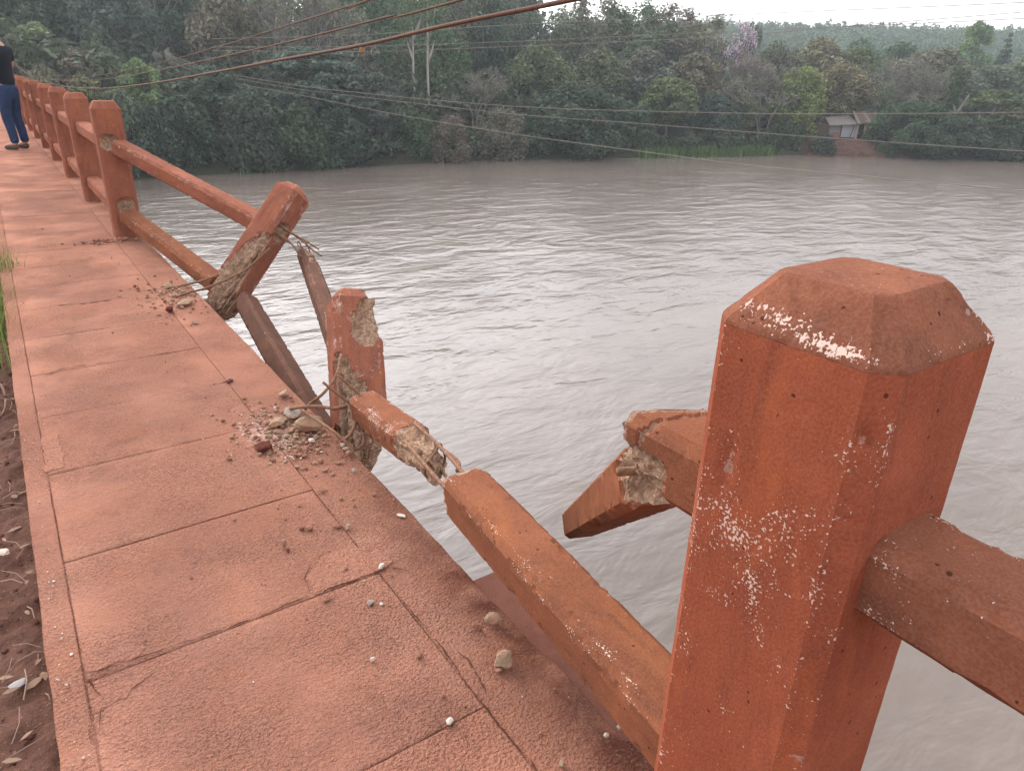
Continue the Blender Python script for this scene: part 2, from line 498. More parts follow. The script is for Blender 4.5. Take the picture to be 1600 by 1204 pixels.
def mat_ground():
    m = NT('bank_soil')
    v = m.pos()
    n = m.noise(v, 0.35, 5, 0.65); n2 = m.noise(v, 2.5, 4, 0.7)
    col = m.mix(m.ramp(n, 0.35, 0.65), (0.030, 0.036, 0.020), (0.050, 0.044, 0.028))
    col = m.mix(m.ramp(n2, 0.45, 0.75), col, (0.028, 0.040, 0.02))
    soil = m.math('ADD', m.attr('soil'), m.math('MULTIPLY', m.math('SUBTRACT', n2, 0.5), 0.8))
    col = m.mix(m.ramp(soil, 0.4, 0.62), col, m.mix(n2, (0.085, 0.045, 0.034), (0.14, 0.072, 0.053)))
    m.principled(col, 0.95, 0.1, m.bump(n2, 1.0, 0.25))
    return m.m
def axis(lo, hi, flo, fhi, fine, coarse):
    return np.unique(np.concatenate([np.arange(lo, flo, coarse), np.arange(flo, fhi, fine), np.arange(fhi, hi + coarse, coarse)]))
xs = axis(-420, 420, -20, 140, 2.0, 14); ys = axis(-420, 420, 30, 84, 1.5, 14)
X, Y = np.meshgrid(xs, ys)
Z = ground_z(X, Y)
rng = np.random.default_rng(3)
Z = Z + np.where(shore_dist(X, Y) > 1, rng.normal(0, 0.16, Z.shape), 0)
nx, ny = len(xs), len(ys)
idx = np.arange(nx * ny).reshape(ny, nx)
faces = np.stack([idx[:-1, :-1], idx[:-1, 1:], idx[1:, 1:], idx[1:, :-1]], -1).reshape(-1, 4)
soil = np.exp(-(((X - 86.5) / 6.5) ** 2 + ((Y - 51.5) / 5.5) ** 2)) * 1.3
me = mesh('terrain', np.stack([X, Y, Z], -1).reshape(-1, 3), faces, mat_ground(), smooth=True, attrs={'soil': soil.ravel()})
tag(obj('terrain', me), 'far river bank rising to a wooded hill', kind='structure')

# red earth cut below the shack: its own lumpy face
V, F, A = [], [], []
nu, nv = 46, 12
for j in range(nv):
    for i in range(nu):
        t = i / (nu - 1); u = j / (nv - 1)
        bx = 80.2 + 10.6 * t; by = np.interp(bx, SH[:, 0], SH[:, 1])
        px, py = bx + 0.58 * (3.2 * u - 0.35), by + 0.81 * (3.2 * u - 0.35)
        taper = math.sin(math.pi * min(1, max(0, t))) ** 0.45
        pz = -6.62 + (1.75 * u ** 0.55) * taper + 0.22 * fbm((px, py, u * 3), 0.9, 3)
        V.append((px + 0.25 * nz((px, py, u * 4), 1.3, 9), py, pz))
for j in range(nv - 1):
    for i in range(nu - 1):
        a = j * nu + i
        F.append((a, a + 1, a + nu + 1, a + nu))
m_ = NT('red_earth'); v_ = m_.pos(); n_ = m_.noise(v_, 1.6, 5, 0.7)
m_.principled(m_.mix(m_.ramp(n_, 0.3, 0.7), (0.070, 0.040, 0.031), (0.135, 0.070, 0.052)), 0.95, 0.1, m_.bump(n_, 1.0, 0.2))
tag(obj('earth_bank', mesh('earth_bank', V, F, m_.m)), 'bare red earth bank at the waterline below the shack', kind='structure')

# ------------------------------------------------------------------ bridge: deck, girders, piers
CONC = mat_painted('dusty_bridge_concrete', (0.145, 0.052, 0.036), (0.19, 0.075, 0.052), (0.22, 0.085, 0.05), 0.5)
BY0, BY1 = -14.0, 64.0
V, F = [], []
box_vf(-8.6, 0.80, BY0, BY1, -0.55, -0.16, V, F)
deck = tag(obj('bridge_deck', mesh('bridge_deck', V, F, CONC)), kind='structure')
for gxx in (-7.6, -4.4, -1.2):
    g = bevel_box('girder', gxx - 0.22, gxx + 0.22, BY0, BY1, -1.75, -0.553, CONC, deck, 0.02)
for k, py in enumerate((-7.6, 0.2, 20.0, 40.0)):
    p = empty('bridge_pier', (0, 0, 0)); p['kind'] = 'structure'
    y0, y1 = (-0.55, 1.487) if k == 1 else (py - 0.9, py + 0.9)
    bevel_box('pier_cap', -8.9, 1.055, y0, y1, -2.35, -1.755, CONC, p, 0.03)
    for cx in (-6.6, -1.2):
        bevel_box('column', cx - 0.5, cx + 0.5, (y0 + y1) / 2 - 0.5, (y0 + y1) / 2 + 0.5, -8.0, -2.353, CONC, p, 0.08, 2)
# widened cantilever bracket under the near post: the ledge seen beside the walk
bevel_box('ledge', 0.803, 1.05, -0.55, 1.492, -0.62, -0.125, CONC, deck, 0.012)

# ------------------------------------------------------------------ sidewalk
def sheet(name, x0, x1, y0, y1, z, res, mat, parent, bottom=0.05, edge=0.004, amp=0.0016, dust=None, dark=None, seed=0.0, zf=None, drop=0.0022):
    """a slab with worn, uneven edges and a skirt"""
    nx_ = max(2, int(round((x1 - x0) / res)) + 1); ny_ = max(2, int(round((y1 - y0) / res)) + 1)
    V, F, D, K = [], [], [], []
    lx = [x0 + (x1 - x0) * i / (nx_ - 1) for i in range(nx_)]; ly = [y0 + (y1 - y0) * j / (ny_ - 1) for j in range(ny_)]
    e_ = 0.0045
    lx = [lx[0], lx[0] + e_] + lx[1:-1] + [lx[-1] - e_, lx[-1]]; ly = [ly[0], ly[0] + e_] + ly[1:-1] + [ly[-1] - e_, ly[-1]]
    nx_ += 2; ny_ += 2
    for j in range(ny_):
        for i in range(nx_):
            x, y = lx[i], ly[j]
            e = edge * (0.15 + 1.2 * max(0, fbm((x, y, 0), 14, seed, 3)))
            px = x + (e if i == 0 else -e if i == nx_ - 1 else 0); py = y + (e if j == 0 else -e if j == ny_ - 1 else 0)
            pz = z + amp * fbm((x, y, 0), 5, seed + 2, 3)
            if zf: px, py, pz = zf(px, py, pz)
            if i in (0, nx_ - 1) or j in (0, ny_ - 1): pz -= drop * (0.25 + 2.2 * max(0, fbm((x, y, 0), 4.5, seed, 3)))
            V.append((px, py, pz))
            D.append(dust(x, y) if dust else 0.3); K.append(dark(x, y) if dark else 0.0)
    top = len(V)
    ring = [(i, 0) for i in range(nx_)] + [(nx_ - 1, j) for j in range(1, ny_)] + [(i, ny_ - 1) for i in range(nx_ - 2, -1, -1)] + [(0, j) for j in range(ny_ - 2, 0, -1)]
    for j in range(ny_ - 1):
        for i in range(nx_ - 1):
            a = j * nx_ + i
            F.append((a, a + 1, a + nx_ + 1, a + nx_))
    for i, j in ring:
        vx, vy, vz = V[j * nx_ + i]
        V.append((vx, vy, z - bottom)); D.append(D[j * nx_ + i]); K.append(K[j * nx_ + i])
    n = len(ring)
    for k in range(n):
        k2 = (k + 1) % n
        a = ring[k][1] * nx_ + ring[k][0]; b = ring[k2][1] * nx_ + ring[k2][0]
        F.append((b, a, top + k, top + k2))
    me = mesh(name, V, F, mat, smooth=False, attrs={'dust': D, 'dark': K})
    me.polygons.foreach_set('use_smooth', [i < (nx_ - 1) * (ny_ - 1) for i in range(len(me.polygons))])
    return obj(name, me, parent)

walk = tag(empty('sidewalk'), 'dusty red concrete sidewalk of precast slabs along the bridge', kind='structure')
def fill_dust(x, y):
    return 1.0
# bed under the slabs: dusty mortar that fills the joints unevenly
bed = sheet('mortar_bed', -0.095, 0.645, -3.0, 12.0, -0.0030, 0.03, WALK, walk, 0.10, 0.0, 0.0026, dust=lambda x, y: 0.1, dark=lambda x, y: 0.30, seed=5, zf=lambda x, y, z: (x, y, min(z, -0.0014)))
joints = [-2.24, -1.70, -1.165, -0.63, -0.10, 0.435, 0.970, 1.520, 2.036, 2.600, 3.105, 3.620, 4.17, 4.72, 5.26, 5.80, 6.33, 6.87, 7.40, 7.94, 8.47, 9.01, 9.54, 10.08, 10.62, 11.15, 11.69, 12.0]
for k in range(len(joints) - 1):
    a, b = joints[k], joints[k + 1]
    far = a > 4.5
    gap = 0.0014 if a < 1.6 else 0.0008
    def dust_s(x, y, a=a, b=b, k=k):
        ex = min(x + 0.085, 0.635 - x); ey = min(y - a, b - y)
        d = 0.22 * (1 - min(1, max(0, (min(ex, ey * 1.3) + 0.05 * fbm((x, y, 0), 5, k, 3)) / 0.11))) + 0.45 * fbm((x, y, 0), 2.3, 3, 3) + 0.12
        d = max(d, 0.75 * max(0, min(1, (0.16 + 0.08 * nz((x, y, 0), 5, 2) - x) / 0.25)))
        d += 0.35 * max(0, min(1, (y - 3) / 3))
        return max(0.0, min(1.0, d))
    tilt = 0.0009 * math.sin(k * 2.3)
    s = sheet('paving_slab', -0.085 + gap, 0.635 - gap, a + gap, b - gap, 0.0012 + 0.0007 * math.sin(k * 1.7), 0.05 if far else 0.022, WALK, walk, 0.07, 0.0016, 0.0006, dust=dust_s, seed=k * 3.1, drop=0.0026 if a < 1.6 else 0.0016,
              zf=lambda x, y, z, a=a, b=b, tilt=tilt: (x, y, z + tilt * ((y - a) / (b - a) - 0.5) * 2))
# the rest of the walk, out of reach of the eye's detail, one long slab
sheet('far_walk', -0.088, 0.637, 12.004, BY1 + 6, 0.0, 0.25, WALK, walk, 0.12, 0.004, 0.003, dust=lambda x, y: 0.9, seed=44)
def kerb_z(x, y, z):
    return (x - 0.006 * max(0, nz((0, y, 0), 3.5, 8)) * (1 if x < -0.12 else 0), y, z - 0.004 * max(0, fbm((x, y, 0), 9, 4, 3)) - (0.010 * max(0, nz((0, y, 0), 6, 1)) if x < -0.12 else 0))
sheet('kerb', -0.152, -0.0862, -3.0, 12.0, 0.0, 0.021, WALK, walk, 0.30, 0.0022, 0.0012, drop=0.0010, dust=lambda x, y: 0.45 + 0.3 * nz((x, y, 0), 4, 1), seed=61, zf=kerb_z)
sheet('kerb', -0.152, -0.0905, 12.003, BY1 + 6, 0.0, 0.25, WALK, walk, 0.30, 0.004, 0.0015, dust=lambda x, y: 0.9, seed=62)
def edge_z(x, y, z):
    rough = max(0.0, min(1.0, (1.75 - y) / 0.5))
    k = (x - 0.635) / 0.215
    pz = z - 0.004 * max(0, fbm((x, y, 0), 17, 6, 4)) * (0.3 + 0.7 * rough)
    px = x
    if k > 0.5:
        px = x + (k - 0.5) * 2 * (0.003 * fbm((0, y, 0), 5, 2, 3) + (0.007 * fbm((0, y, 0), 11, 12, 4) - 0.003) * rough)
        pz -= (k - 0.5) ** 2 * 4 * (0.011 * rough * (0.6 + fbm((0, y, 0), 7, 3)) + 0.003)
    return (px, y, pz)
sheet('edge_strip', 0.6358, 0.85, -3.0, 12.0, 0.0, 0.019, WALK, walk, 0.155, 0.0008, 0.002, dust=lambda x, y: max(0, min(1, 0.22 + 0.10 * (y - 2.0) + 0.5 * fbm((x, y, 0), 3, 8, 3))),
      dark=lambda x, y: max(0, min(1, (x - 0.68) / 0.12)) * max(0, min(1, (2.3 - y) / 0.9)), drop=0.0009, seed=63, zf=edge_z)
sheet('edge_strip', 0.639, 0.85, 12.003, BY1 + 6, 0.0, 0.25, WALK, walk, 0.155, 0.004, 0.002, dust=lambda x, y: 0.9, seed=64)

def patch(name, poly, z, h, seed, dust=0.4):
    """a spread of mortar with a ragged outline"""
    P = []
    n = len(poly)
    for i in range(n):
        a = Vector((*poly[i], 0)); b = Vector((*poly[(i + 1) % n], 0))
        steps = max(2, int((b - a).length / 0.008))
        for k in range(steps):
            p = a.lerp(b, k / steps)
            P.append(p + Vector((fbm(p, 22, seed, 4), fbm(p, 22, seed + 9, 4), 0)) * 0.011)
    c = sum(P, Vector()) / len(P)
    V, F = [], []
    rings = [(1.0, -0.004), (0.985, h * 0.8), (0.9, h), (0.6, h), (0.3, h)]
    for s_, hh in rings:
        for p in P:
            q = c + (p - c) * s_
            V.append((q.x, q.y, z + hh + 0.0012 * nz(q, 30, seed)))
    m = len(P)
    for r in range(len(rings) - 1):
        for k in range(m):
            k2 = (k + 1) % m
            F.append((r * m + k, r * m + k2, (r + 1) * m + k2, (r + 1) * m + k))
    V.append((c.x, c.y, z + h)); t = len(V) - 1
    for k in range(m): F.append(((len(rings) - 1) * m + k, (len(rings) - 1) * m + (k + 1) % m, t))
    return obj(name, mesh(name, V, F, WALK, attrs={'dust': [dust] * len(V), 'dark': [0.0] * len(V)}), walk)
patch('mortar_patch', [(0.445, 1.527), (0.52, 1.522), (0.66, 1.526), (0.69, 1.55), (0.672, 1.64), (0.60, 1.665), (0.545, 1.685), (0.50, 1.655), (0.458, 1.60)], 0.001, 0.0026, 4)
patch('mortar_patch', [(-0.083, 1.55), (0.02, 1.545), (0.045, 1.56), (0.02, 1.60), (-0.08, 1.60)], 0.0012, 0.0018, 7, 0.6)
patch('mortar_patch', [(-0.085, 1.42), (-0.06, 1.50), (0.03, 1.515), (0.04, 1.47), (-0.02, 1.43)], 0.0012, 0.0015, 9, 0.5)
CRACK = simple('dirt_filled_crack', (0.075, 0.030, 0.022), 0.95, 0.02)
def crack(pts, w, seed=1.0):
    """an open crack, wandering and of uneven width"""
    P = []
    for a, b in zip(pts[:-1], pts[1:]):
        a, b = Vector((*a, 0)), Vector((*b, 0)); n = max(2, int((b - a).length / 0.006))
        for k in range(n):
            p = a.lerp(b, k / n); t = (b - a).normalized(); q = nz(p, 38, seed) * 0.0045 + nz(p, 12, seed + 3) * 0.006
            P.append(p + Vector((-t.y, t.x, 0)) * q)
    V, F = [], []
    for i, p in enumerate(P):
        t = (P[min(i + 1, len(P) - 1)] - P[max(i - 1, 0)]).normalized(); n = Vector((-t.y, t.x, 0))
        ww = w * max(0.06, 0.55 + 1.3 * nz(p, 30, seed + 7)) * min(1, i / 4, (len(P) - 1 - i) / 4 + 0.05)
        for s_ in (-1, 1): V.append(tuple(p + n * s_ * ww + Vector((0, 0, 0.0046))))
    F = [(2 * i, 2 * i + 1, 2 * i + 3, 2 * i + 2) for i in range(len(P) - 1)]
    return obj('crack', mesh('crack', V, F, CRACK), walk)
for k, (pts, w_) in enumerate(((((0.636, 1.43), (0.64, 1.2), (0.632, 0.97), (0.634, 0.80), (0.628, 0.66)), 0.0016), (((0.445, 1.528), (0.54, 1.522), (0.66, 1.527), (0.70, 1.49), (0.715, 1.46)), 0.0024), (((0.445, 1.528), (0.455, 1.60), (0.50, 1.66), (0.55, 1.69)), 0.0012),
        (((-0.086, 1.545), (0.03, 1.535), (0.30, 1.522), (0.445, 1.526)), 0.0018), (((-0.086, 1.54), (-0.062, 1.47), (-0.045, 1.425), (0.035, 1.46)), 0.0024), (((-0.062, 1.43), (-0.075, 1.36)), 0.0014), (((0.634, 0.972), (0.66, 1.01), (0.675, 1.10), (0.662, 1.16)), 0.0014),
        (((0.05, 3.63), (0.10, 3.645), (0.30, 3.63)), 0.0020), (((-0.07, 3.58), (0.03, 3.635), (0.09, 3.65)), 0.0022), (((0.10, 4.74), (0.22, 4.70), (0.40, 4.705)), 0.0050), (((-0.083, 2.60), (-0.02, 2.598), (0.10, 2.602)), 0.0020), (((0.30, 2.60), (0.42, 2.602)), 0.0018), (((0.60, 3.10), (0.66, 3.11)), 0.003), (((-0.08, 3.105), (0.0, 3.108)), 0.0018), (((0.52, 4.10), (0.64, 4.11)), 0.0022), (((-0.03, 5.52), (0.12, 5.49)), 0.003))):
    crack(pts, w_, k * 2.3)
patch('mortar_patch', [(-0.09, 2.62), (-0.088, 2.92), (-0.03, 2.95), (-0.028, 2.64)], 0.001, 0.0025, 12, 0.95)

# ------------------------------------------------------------------ dirt roadway left of the walk
xs = np.concatenate([-0.12 - np.linspace(0, 0.45, 46), -0.6 - np.linspace(0, 8, 30)])
ys = np.concatenate([np.arange(-3, 1.0, 0.1), np.arange(1.0, 5.0, 0.012), np.arange(5.0, 12, 0.06), np.arange(12, BY1 + 40, 1.0)])
V = np.zeros((len(ys), len(xs), 3))
for j, y in enumerate(ys):
    for i, x in enumerate(xs):
        near = 1.0 if x > -0.7 and y < 9 else 0.4
        z = -0.105 + 0.022 * fbm((x, y, 0), 2.2, 1, 2) + (0.016 * fbm((x, y, 0), 14, 2, 4) if near == 1.0 else 0)
        z += 0.03 * max(0, 1 + (x + 0.155) / 0.10) * (0.5 + 0.6 * nz((0, y, 0), 4, 6))
        V[j, i] = (x, y, min(z, -0.012))
idx = np.arange(len(ys) * len(xs)).reshape(len(ys), len(xs))
faces = np.stack([idx[:-1, :-1], idx[1:, :-1], idx[1:, 1:], idx[:-1, 1:]], -1).reshape(-1, 4)
tag(obj('dirt_road', mesh('dirt_road', V.reshape(-1, 3), faces, DIRT, smooth=True)), 'red dirt roadway with litter along the kerb', kind='structure')

# ------------------------------------------------------------------ rough concrete bars: posts and rails
def perim(w, d, ch, res):
    hw, hd = w / 2, d / 2
    c = [(-hw + ch, -hd), (hw - ch, -hd), (hw, -hd + ch), (hw, hd - ch), (hw - ch, hd), (-hw + ch, hd), (-hw, hd - ch), (-hw, -hd + ch)]
    pts, near = [], []
    for i in range(8):
        a, b = np.array(c[i]), np.array(c[(i + 1) % 8])
        n = max(2, int(round(np.hypot(*(b - a)) / res)))
        for k in range(n):
            t = k / n
            pts.append(a + (b - a) * t)
            near.append(min(t, 1 - t) * np.hypot(*(b - a)))
    return np.array(pts), np.array(near)

def rough_bar(name, w, d, ch, prof, res, mat, parent=None, dmg=None, lo=None, hi=None, seed=0.0, speck=0.0, wob=0.0012, chip=0.004, cap0=True, cap1=True, mw=None):
    """bar along local z.  prof: (z, inset) keys.  dmg(p) -> metres knocked off inwards.  lo/hi(x,y) -> broken end planes"""
    P, near = perim(w, d, ch, res)
    R0 = max(w, d) / 2
    rings = []
    for (z0, i0), (z1, i1) in zip(prof[:-1], prof[1:]):
        n = max(1, int(round(math.hypot(z1 - z0, i1 - i0) / res)))
        for k in range(n):
            t = k / n
            rings.append((z0 + (z1 - z0) * t, i0 + (i1 - i0) * t))
    rings.append(prof[-1])
    if cap0: rings = [(prof[0][0], prof[0][1] + R0 * f) for f in (0.93, 0.72, 0.5, 0.26)] + rings
    if cap1: rings = rings + [(prof[-1][0], prof[-1][1] + (R0 - prof[-1][1]) * f) for f in (0.26, 0.5, 0.72, 0.93)]
    zt, zb = prof[-1][0], prof[0][0]
    keyz = [k[0] for k in prof[1:-1]]
    V, D, S = [], [], []
    m = len(P)
    for z, ins in rings:
        sx, sy = max(0.02, 1 - 2 * ins / w), max(0.02, 1 - 2 * ins / d)
        for k in range(m):
            p = np.array([P[k][0] * sx, P[k][1] * sy, z])
            q = p.copy()
            r = math.hypot(p[0], p[1]) + 1e-9
            out = p[:2] / r
            dk = 0.0
            q[:2] -= out * wob * fbm(p, 22, seed, 3)
            ed = max(0.0, 1 - near[k] / 0.012) if ins < 0.02 else 0.0
            if any(abs(z - kz) < res * 0.8 for kz in keyz): ed = 1.0
            if ed and chip:
                c = max(0.0, fbm(p, 28, seed + 5, 3) - 0.28) * ed
                q[:2] -= out * min(c * 0.03, chip)
            if dmg:
                t = dmg(p)
                if t > 0:
                    q[:2] -= out * min(t, r * 0.92)
                    dk = min(1.0, t / 0.012)
            if lo:
                l = lo(p[0], p[1])
                if q[2] < l: q[2] = l; dk = 1.0
                elif q[2] < l + 0.012: dk = max(dk, 0.45)
            if hi:
                l = hi(p[0], p[1])
                if q[2] > l: q[2] = l; dk = 1.0
                elif q[2] > l - 0.012: dk = max(dk, 0.45)
            V.append(q); D.append(dk); S.append((speck(p) if callable(speck) else speck) + 0.30 * ed)
    F = []
    nr = len(rings)
    for i in range(nr - 1):
        for k in range(m):
            k2 = (k + 1) % m
            F.append((i * m + k, i * m + k2, (i + 1) * m + k2, (i + 1) * m + k))
    if cap0: F.append(tuple(reversed(range(m))))
    if cap1: F.append(tuple((nr - 1) * m + k for k in range(m)))
    me = mesh(name, V, F, mat, smooth=True, attrs={'dmg': D, 'speck': S}, sharp=24)
    if lo or hi or dmg:
        bm = bmesh.new(); bm.from_mesh(me)
        bmesh.ops.remove_doubles(bm, verts=bm.verts, dist=0.0006)
        lay = bm.verts.layers.float.get('dmg')
        for f in bm.faces:
            f.smooth = not (lay and all(v[lay] > 0.8 for v in f.verts))
        bm.to_mesh(me); bm.free()
    return obj(name, me, parent, mw)

PW, PD, PC = 0.205, 0.198, 0.024        # post section
RW, RD, RCH = 0.125, 0.115, 0.018       # rail section
PX = 0.757                              # post centre line
PITCH = 2.05
P1Y = 6.63                              # first intact post beyond the gap

# --- near post
NW, ND = 0.238, 0.226
near_post = tag(empty('railing_post', (PX + 0.021, 0.416, 0)), 'huge nearest red post with white chipped edge along its sloping top', 'railing post', 'concrete railing posts')
def sp_near(p):
    s = 0.22
    if p[0] < -0.08:      # road face
        s += 0.30 * math.exp(-((p[2] - 0.79) / 0.13) ** 2) * (0.5 + 0.9 * max(0, 1 - abs(p[1] + 0.01) / 0.10))
        s += 0.34
    return min(1.0, s)
def dm_near(p):
    # knocks along the front of the shoulder and a few voids
    t = 0.0
    if p[2] > 0.985 and p[0] < 0.0:
        t = max(0, fbm(p, 40, 31, 3) - 0.7) * 0.008
    e = math.hypot(p[0] + 0.09, p[1] + 0.11)
    if e < 0.03: t = max(t, (fbm(p, 26, 17, 3) - 0.50) * 0.010)
    g = ((p[1] - 0.055) / 0.012) ** 2 + ((p[2] - 0.85) / 0.035) ** 2
    if p[0] < -0.08 and g < 1.6: t = max(t, 0.004 * (1.4 - g) + 0.003 * fbm(p, 60, 3, 2))
    return t
rough_bar('shaft', NW, ND, PC, [(-0.30, 0), (1.022, 0)], 0.0065, RED_DEEP, near_post, seed=1.3, speck=sp_near, wob=0.0005, chip=0.0, cap1=False, dmg=dm_near)
def sp_cap(p):
    # paint knocked white along the camera-side corner of the shoulder
    t = math.exp(-((p[2] - 1.034) / 0.012) ** 2)
    s = 0.25
    if p[0] < -0.02: s += 1.0 * t * math.exp(-((p[1] + 0.05) / 0.05) ** 2) + 0.95 * math.exp(-((p[2] - 1.046) / 0.013) ** 2) * math.exp(-((p[1] - 0.03) / 0.06) ** 2)
    if p[0] > 0.075: s += 0.55
    return min(1.75, s)
def dm_cap(p):
    t = 0.0
    if p[0] < 0.0 and p[1] < 0.03 and p[2] < 1.036: t = max(0, fbm(p, 55, 8, 3) - 0.25) * 0.008
    if p[0] > 0.03 and p[1] < -0.02 and p[2] > 1.05: t = max(t, 0.006 + 0.01 * fbm(p, 30, 6, 3))
    return t * 0.0 if p[2] > 1.07 else t * 0.35
rough_bar('cap', NW, ND, PC, [(1.0222, 0), (1.027, 0.0008), (1.031, 0.003), (1.083, 0.044), (1.086, 0.048), (1.087, 0.053)], 0.0045, RED_CAP, near_post, seed=1.3, speck=sp_cap, wob=0.0009, chip=0.0012, cap0=False, dmg=dm_cap)

# --- intact posts beyond the gap (first one carries the torn sockets)
def make_post(first):
    t = empty('railing_post')
    def dm(p):
        if not first or p[1] > -0.09: return 0.0
        a = 0.0
        for cx, cz in ((-0.032, 0.745), (0.012, 0.262)):
            g = ((p[0] - cx) / 0.062) ** 2 + ((p[2] - cz) / 0.058) ** 2
            if g < 1.25: a = max(a, 0.034 * min(1, (1.25 - g) * 1.6) + 0.012 * fbm(p, 40, cz, 3))
        return a
    rough_bar('shaft', PW, PD, PC, [(-0.30, 0), (0.985, 0)], 0.012 if first else 0.05, RED, t, seed=2.2, speck=0.25, cap1=False, dmg=dm if first else None, chip=0.004 if first else 0.003)
    rough_bar('cap', PW, PD, PC, [(0.9852, 0), (1.037, 0.030), (1.040, 0.034)], 0.012 if first else 0.03, RED, t, seed=2.2, speck=0.4, cap0=False, chip=0.003)
    return t
def copy_tree(o, parent=None):
    c = o.copy(); COL.objects.link(c)
    if parent is not None: c.parent = parent
    for ch in list(o.children): copy_tree(ch, c)
    return c
post1 = make_post(True)
post1.location = (PX, P1Y, 0)
tag(post1, 'first upright post beyond the gap, torn round both its rail sockets', 'railing post', 'concrete railing posts')
WORDS = ['second', 'third', 'fourth', 'fifth', 'sixth', 'seventh', 'eighth', 'ninth', 'tenth', 'eleventh', 'twelfth', 'thirteenth', 'fourteenth', 'fifteenth', 'sixteenth']
NPOST = 27
proto = make_post(False)
for k in range(1, NPOST):
    o = proto if k == 1 else copy_tree(proto)
    o.location = (PX + 0.003 * math.sin(k * 5.1), P1Y + PITCH * k, 0.004 * math.sin(k * 3.3))
    o.rotation_euler = (0.006 * math.sin(k * 2.1), 0.006 * math.cos(k * 3.7), 0.01 * math.sin(k))
    lab = ('%s upright red post counted from the gap' % WORDS[k - 1]) if k <= 11 else 'tiny far upright red post, one of those half hidden behind the standing person'
    tag(o, lab, 'railing post', 'concrete railing posts' if k <= 11 else 'farthest railing posts')

# --- intact rails between those posts
def make_rail(L_):
    t = empty('railing_beam')
    rough_bar('bar', RW, RD, RCH, [(0, 0), (L_, 0)], 0.05, RED, t, seed=3.1, speck=0.35, chip=0.003)
    return t
gapL = PITCH - PD + 0.004
rail0 = None
for k in range(NPOST - 1):
    for lvl, zc in (('upper', 0.722), ('lower', 0.195)):
        y0 = P1Y + PITCH * k + PD / 2 - 0.002
        if rail0 is None: o = rail0 = make_rail(gapL)
        else: o = copy_tree(rail0)
        o.matrix_world = frame((PX, y0, zc), (PX, y0 + gapL, zc))[0]
        lab = ('%s rail between the %s and the %s upright post from the gap' % (lvl, 'first' if k == 0 else WORDS[k - 1], WORDS[k])) if k < 8 else '%s rail in the far row of posts behind the standing person' % lvl
        tag(o, lab, 'railing beam', 'intact concrete rails' if k < 8 else 'farthest %s rails' % lvl)

# --- rail that leaves the near post to the right of the picture
o = tag(empty('railing_beam', mat=frame((PX + 0.018, 0.3045, 0.762), (PX + 0.018, -1.62, 0.762))[0]), 'upper rail running from the nearest post out of the right picture edge', 'railing beam', 'concrete rails near the camera')
rough_bar('bar', RW + 0.006, RD - 0.006, RCH, [(0, 0), (1.93, 0)], 0.012, RED_CAP, o, seed=8.2, speck=0.55, wob=0.0015, chip=0.005)
o = tag(empty('railing_beam', mat=frame((PX + 0.01, 0.3045, 0.235), (PX + 0.01, -1.62, 0.235))[0]), 'lower rail of the nearest post on the camera side', 'railing beam', 'concrete rails near the camera')
rough_bar('bar', RW, RD, RCH, [(0, 0), (1.93, 0)], 0.03, RED_DEEP, o, seed=8.9, speck=0.5)

# --- tilted post A with its broken foot
RA = np.array([[0.59195, -0.45235, 0.66706], [0.47780, 0.86349, 0.16155], [-0.64908, 0.22310, 0.72727]])
TA = np.array([0.928, 4.585, -0.138])
sA = 0.965
def A(x, y, z): return TA + RA @ (np.array([x, y, z]) * sA)
def mat_of(R_, T_, s):
    m = Matrix.Identity(4)
    for i in range(3):
        for j in range(3): m[i][j] = R_[i, j] * s
        m[i][3] = T_[i]
    return m
mA = mat_of(RA, TA, sA) @ Matrix.Translation((0.105, 0.10, 0))
postA = tag(empty('railing_post', mat=mA), 'broken post tilted far outward over the water with its foot torn open', 'railing post', 'broken railing posts')
def dmA(p):
    # road side and foot burst open, deeper towards the bottom
    x, y, z = p
    lim = 0.60 - 2.9 * max(0, y + 0.02) if x < 0 else 0.30 - 1.2 * max(0, y)
    lim += 0.055 * fbm(p, 12, 2, 3)
    t = 0.0
    if x < -0.055 and z < lim + (0.02 if y < -0.06 else 0): t = 0.012 + 0.05 * min(1, (lim - z) / 0.35) + 0.020 * fbm(p, 24, 6, 4)
    elif y < -0.07 and z < 0.33 - 1.9 * (x + 0.1) + 0.05 * fbm(p, 14, 3, 3): t = 0.010 + 0.03 * min(1, (0.36 - z) / 0.3) + 0.016 * fbm(p, 26, 9, 4)
    elif z < 0.10 + 0.05 * fbm(p, 13, 4, 3): t = 0.012 + 0.02 * fbm(p, 25, 12, 3)
    # socket of the upper rail on the near face
    g = ((x + 0.005) / 0.062) ** 2 + ((z - 0.715) / 0.07) ** 2
    if y < -0.085 and g < 1.2: t = max(t, 0.030 * min(1, (1.2 - g) * 1.8) + 0.008 * fbm(p, 40, 1, 3))
    return max(0.0, t)
rough_bar('shaft', 0.21, 0.20, PC, [(0.0, 0.03), (0.06, 0.0), (1.0, 0)], 0.010, RED, postA, dmg=dmA, seed=4.4, speck=lambda p: 0.75 if p[1] < -0.06 else 0.5, cap1=False, chip=0.006)
rough_bar('cap', 0.21, 0.20, PC, [(1.0002, 0), (1.052, 0.045), (1.055, 0.049)], 0.010, RED, postA, seed=4.4, speck=0.62, cap0=False, chip=0.005)
iA = mA.inverted()
def loc(mi, pts): return [mi @ Vector(p) for p in pts]
tube('rebar', loc(iA, [(1.345, 4.70, 0.215), (1.16, 4.66, 0.10), (0.93, 4.63, 0.030), (0.80, 4.62, 0.012), (0.714, 4.582, 0.006)]), 0.0080, RUST, postA)
tube('rebar', loc(iA, [(1.05, 4.80, 0.06), (0.92, 4.80, 0.028), (0.80, 4.79, 0.016), (0.727, 4.80, 0.006)]), 0.0080, RUST, postA)
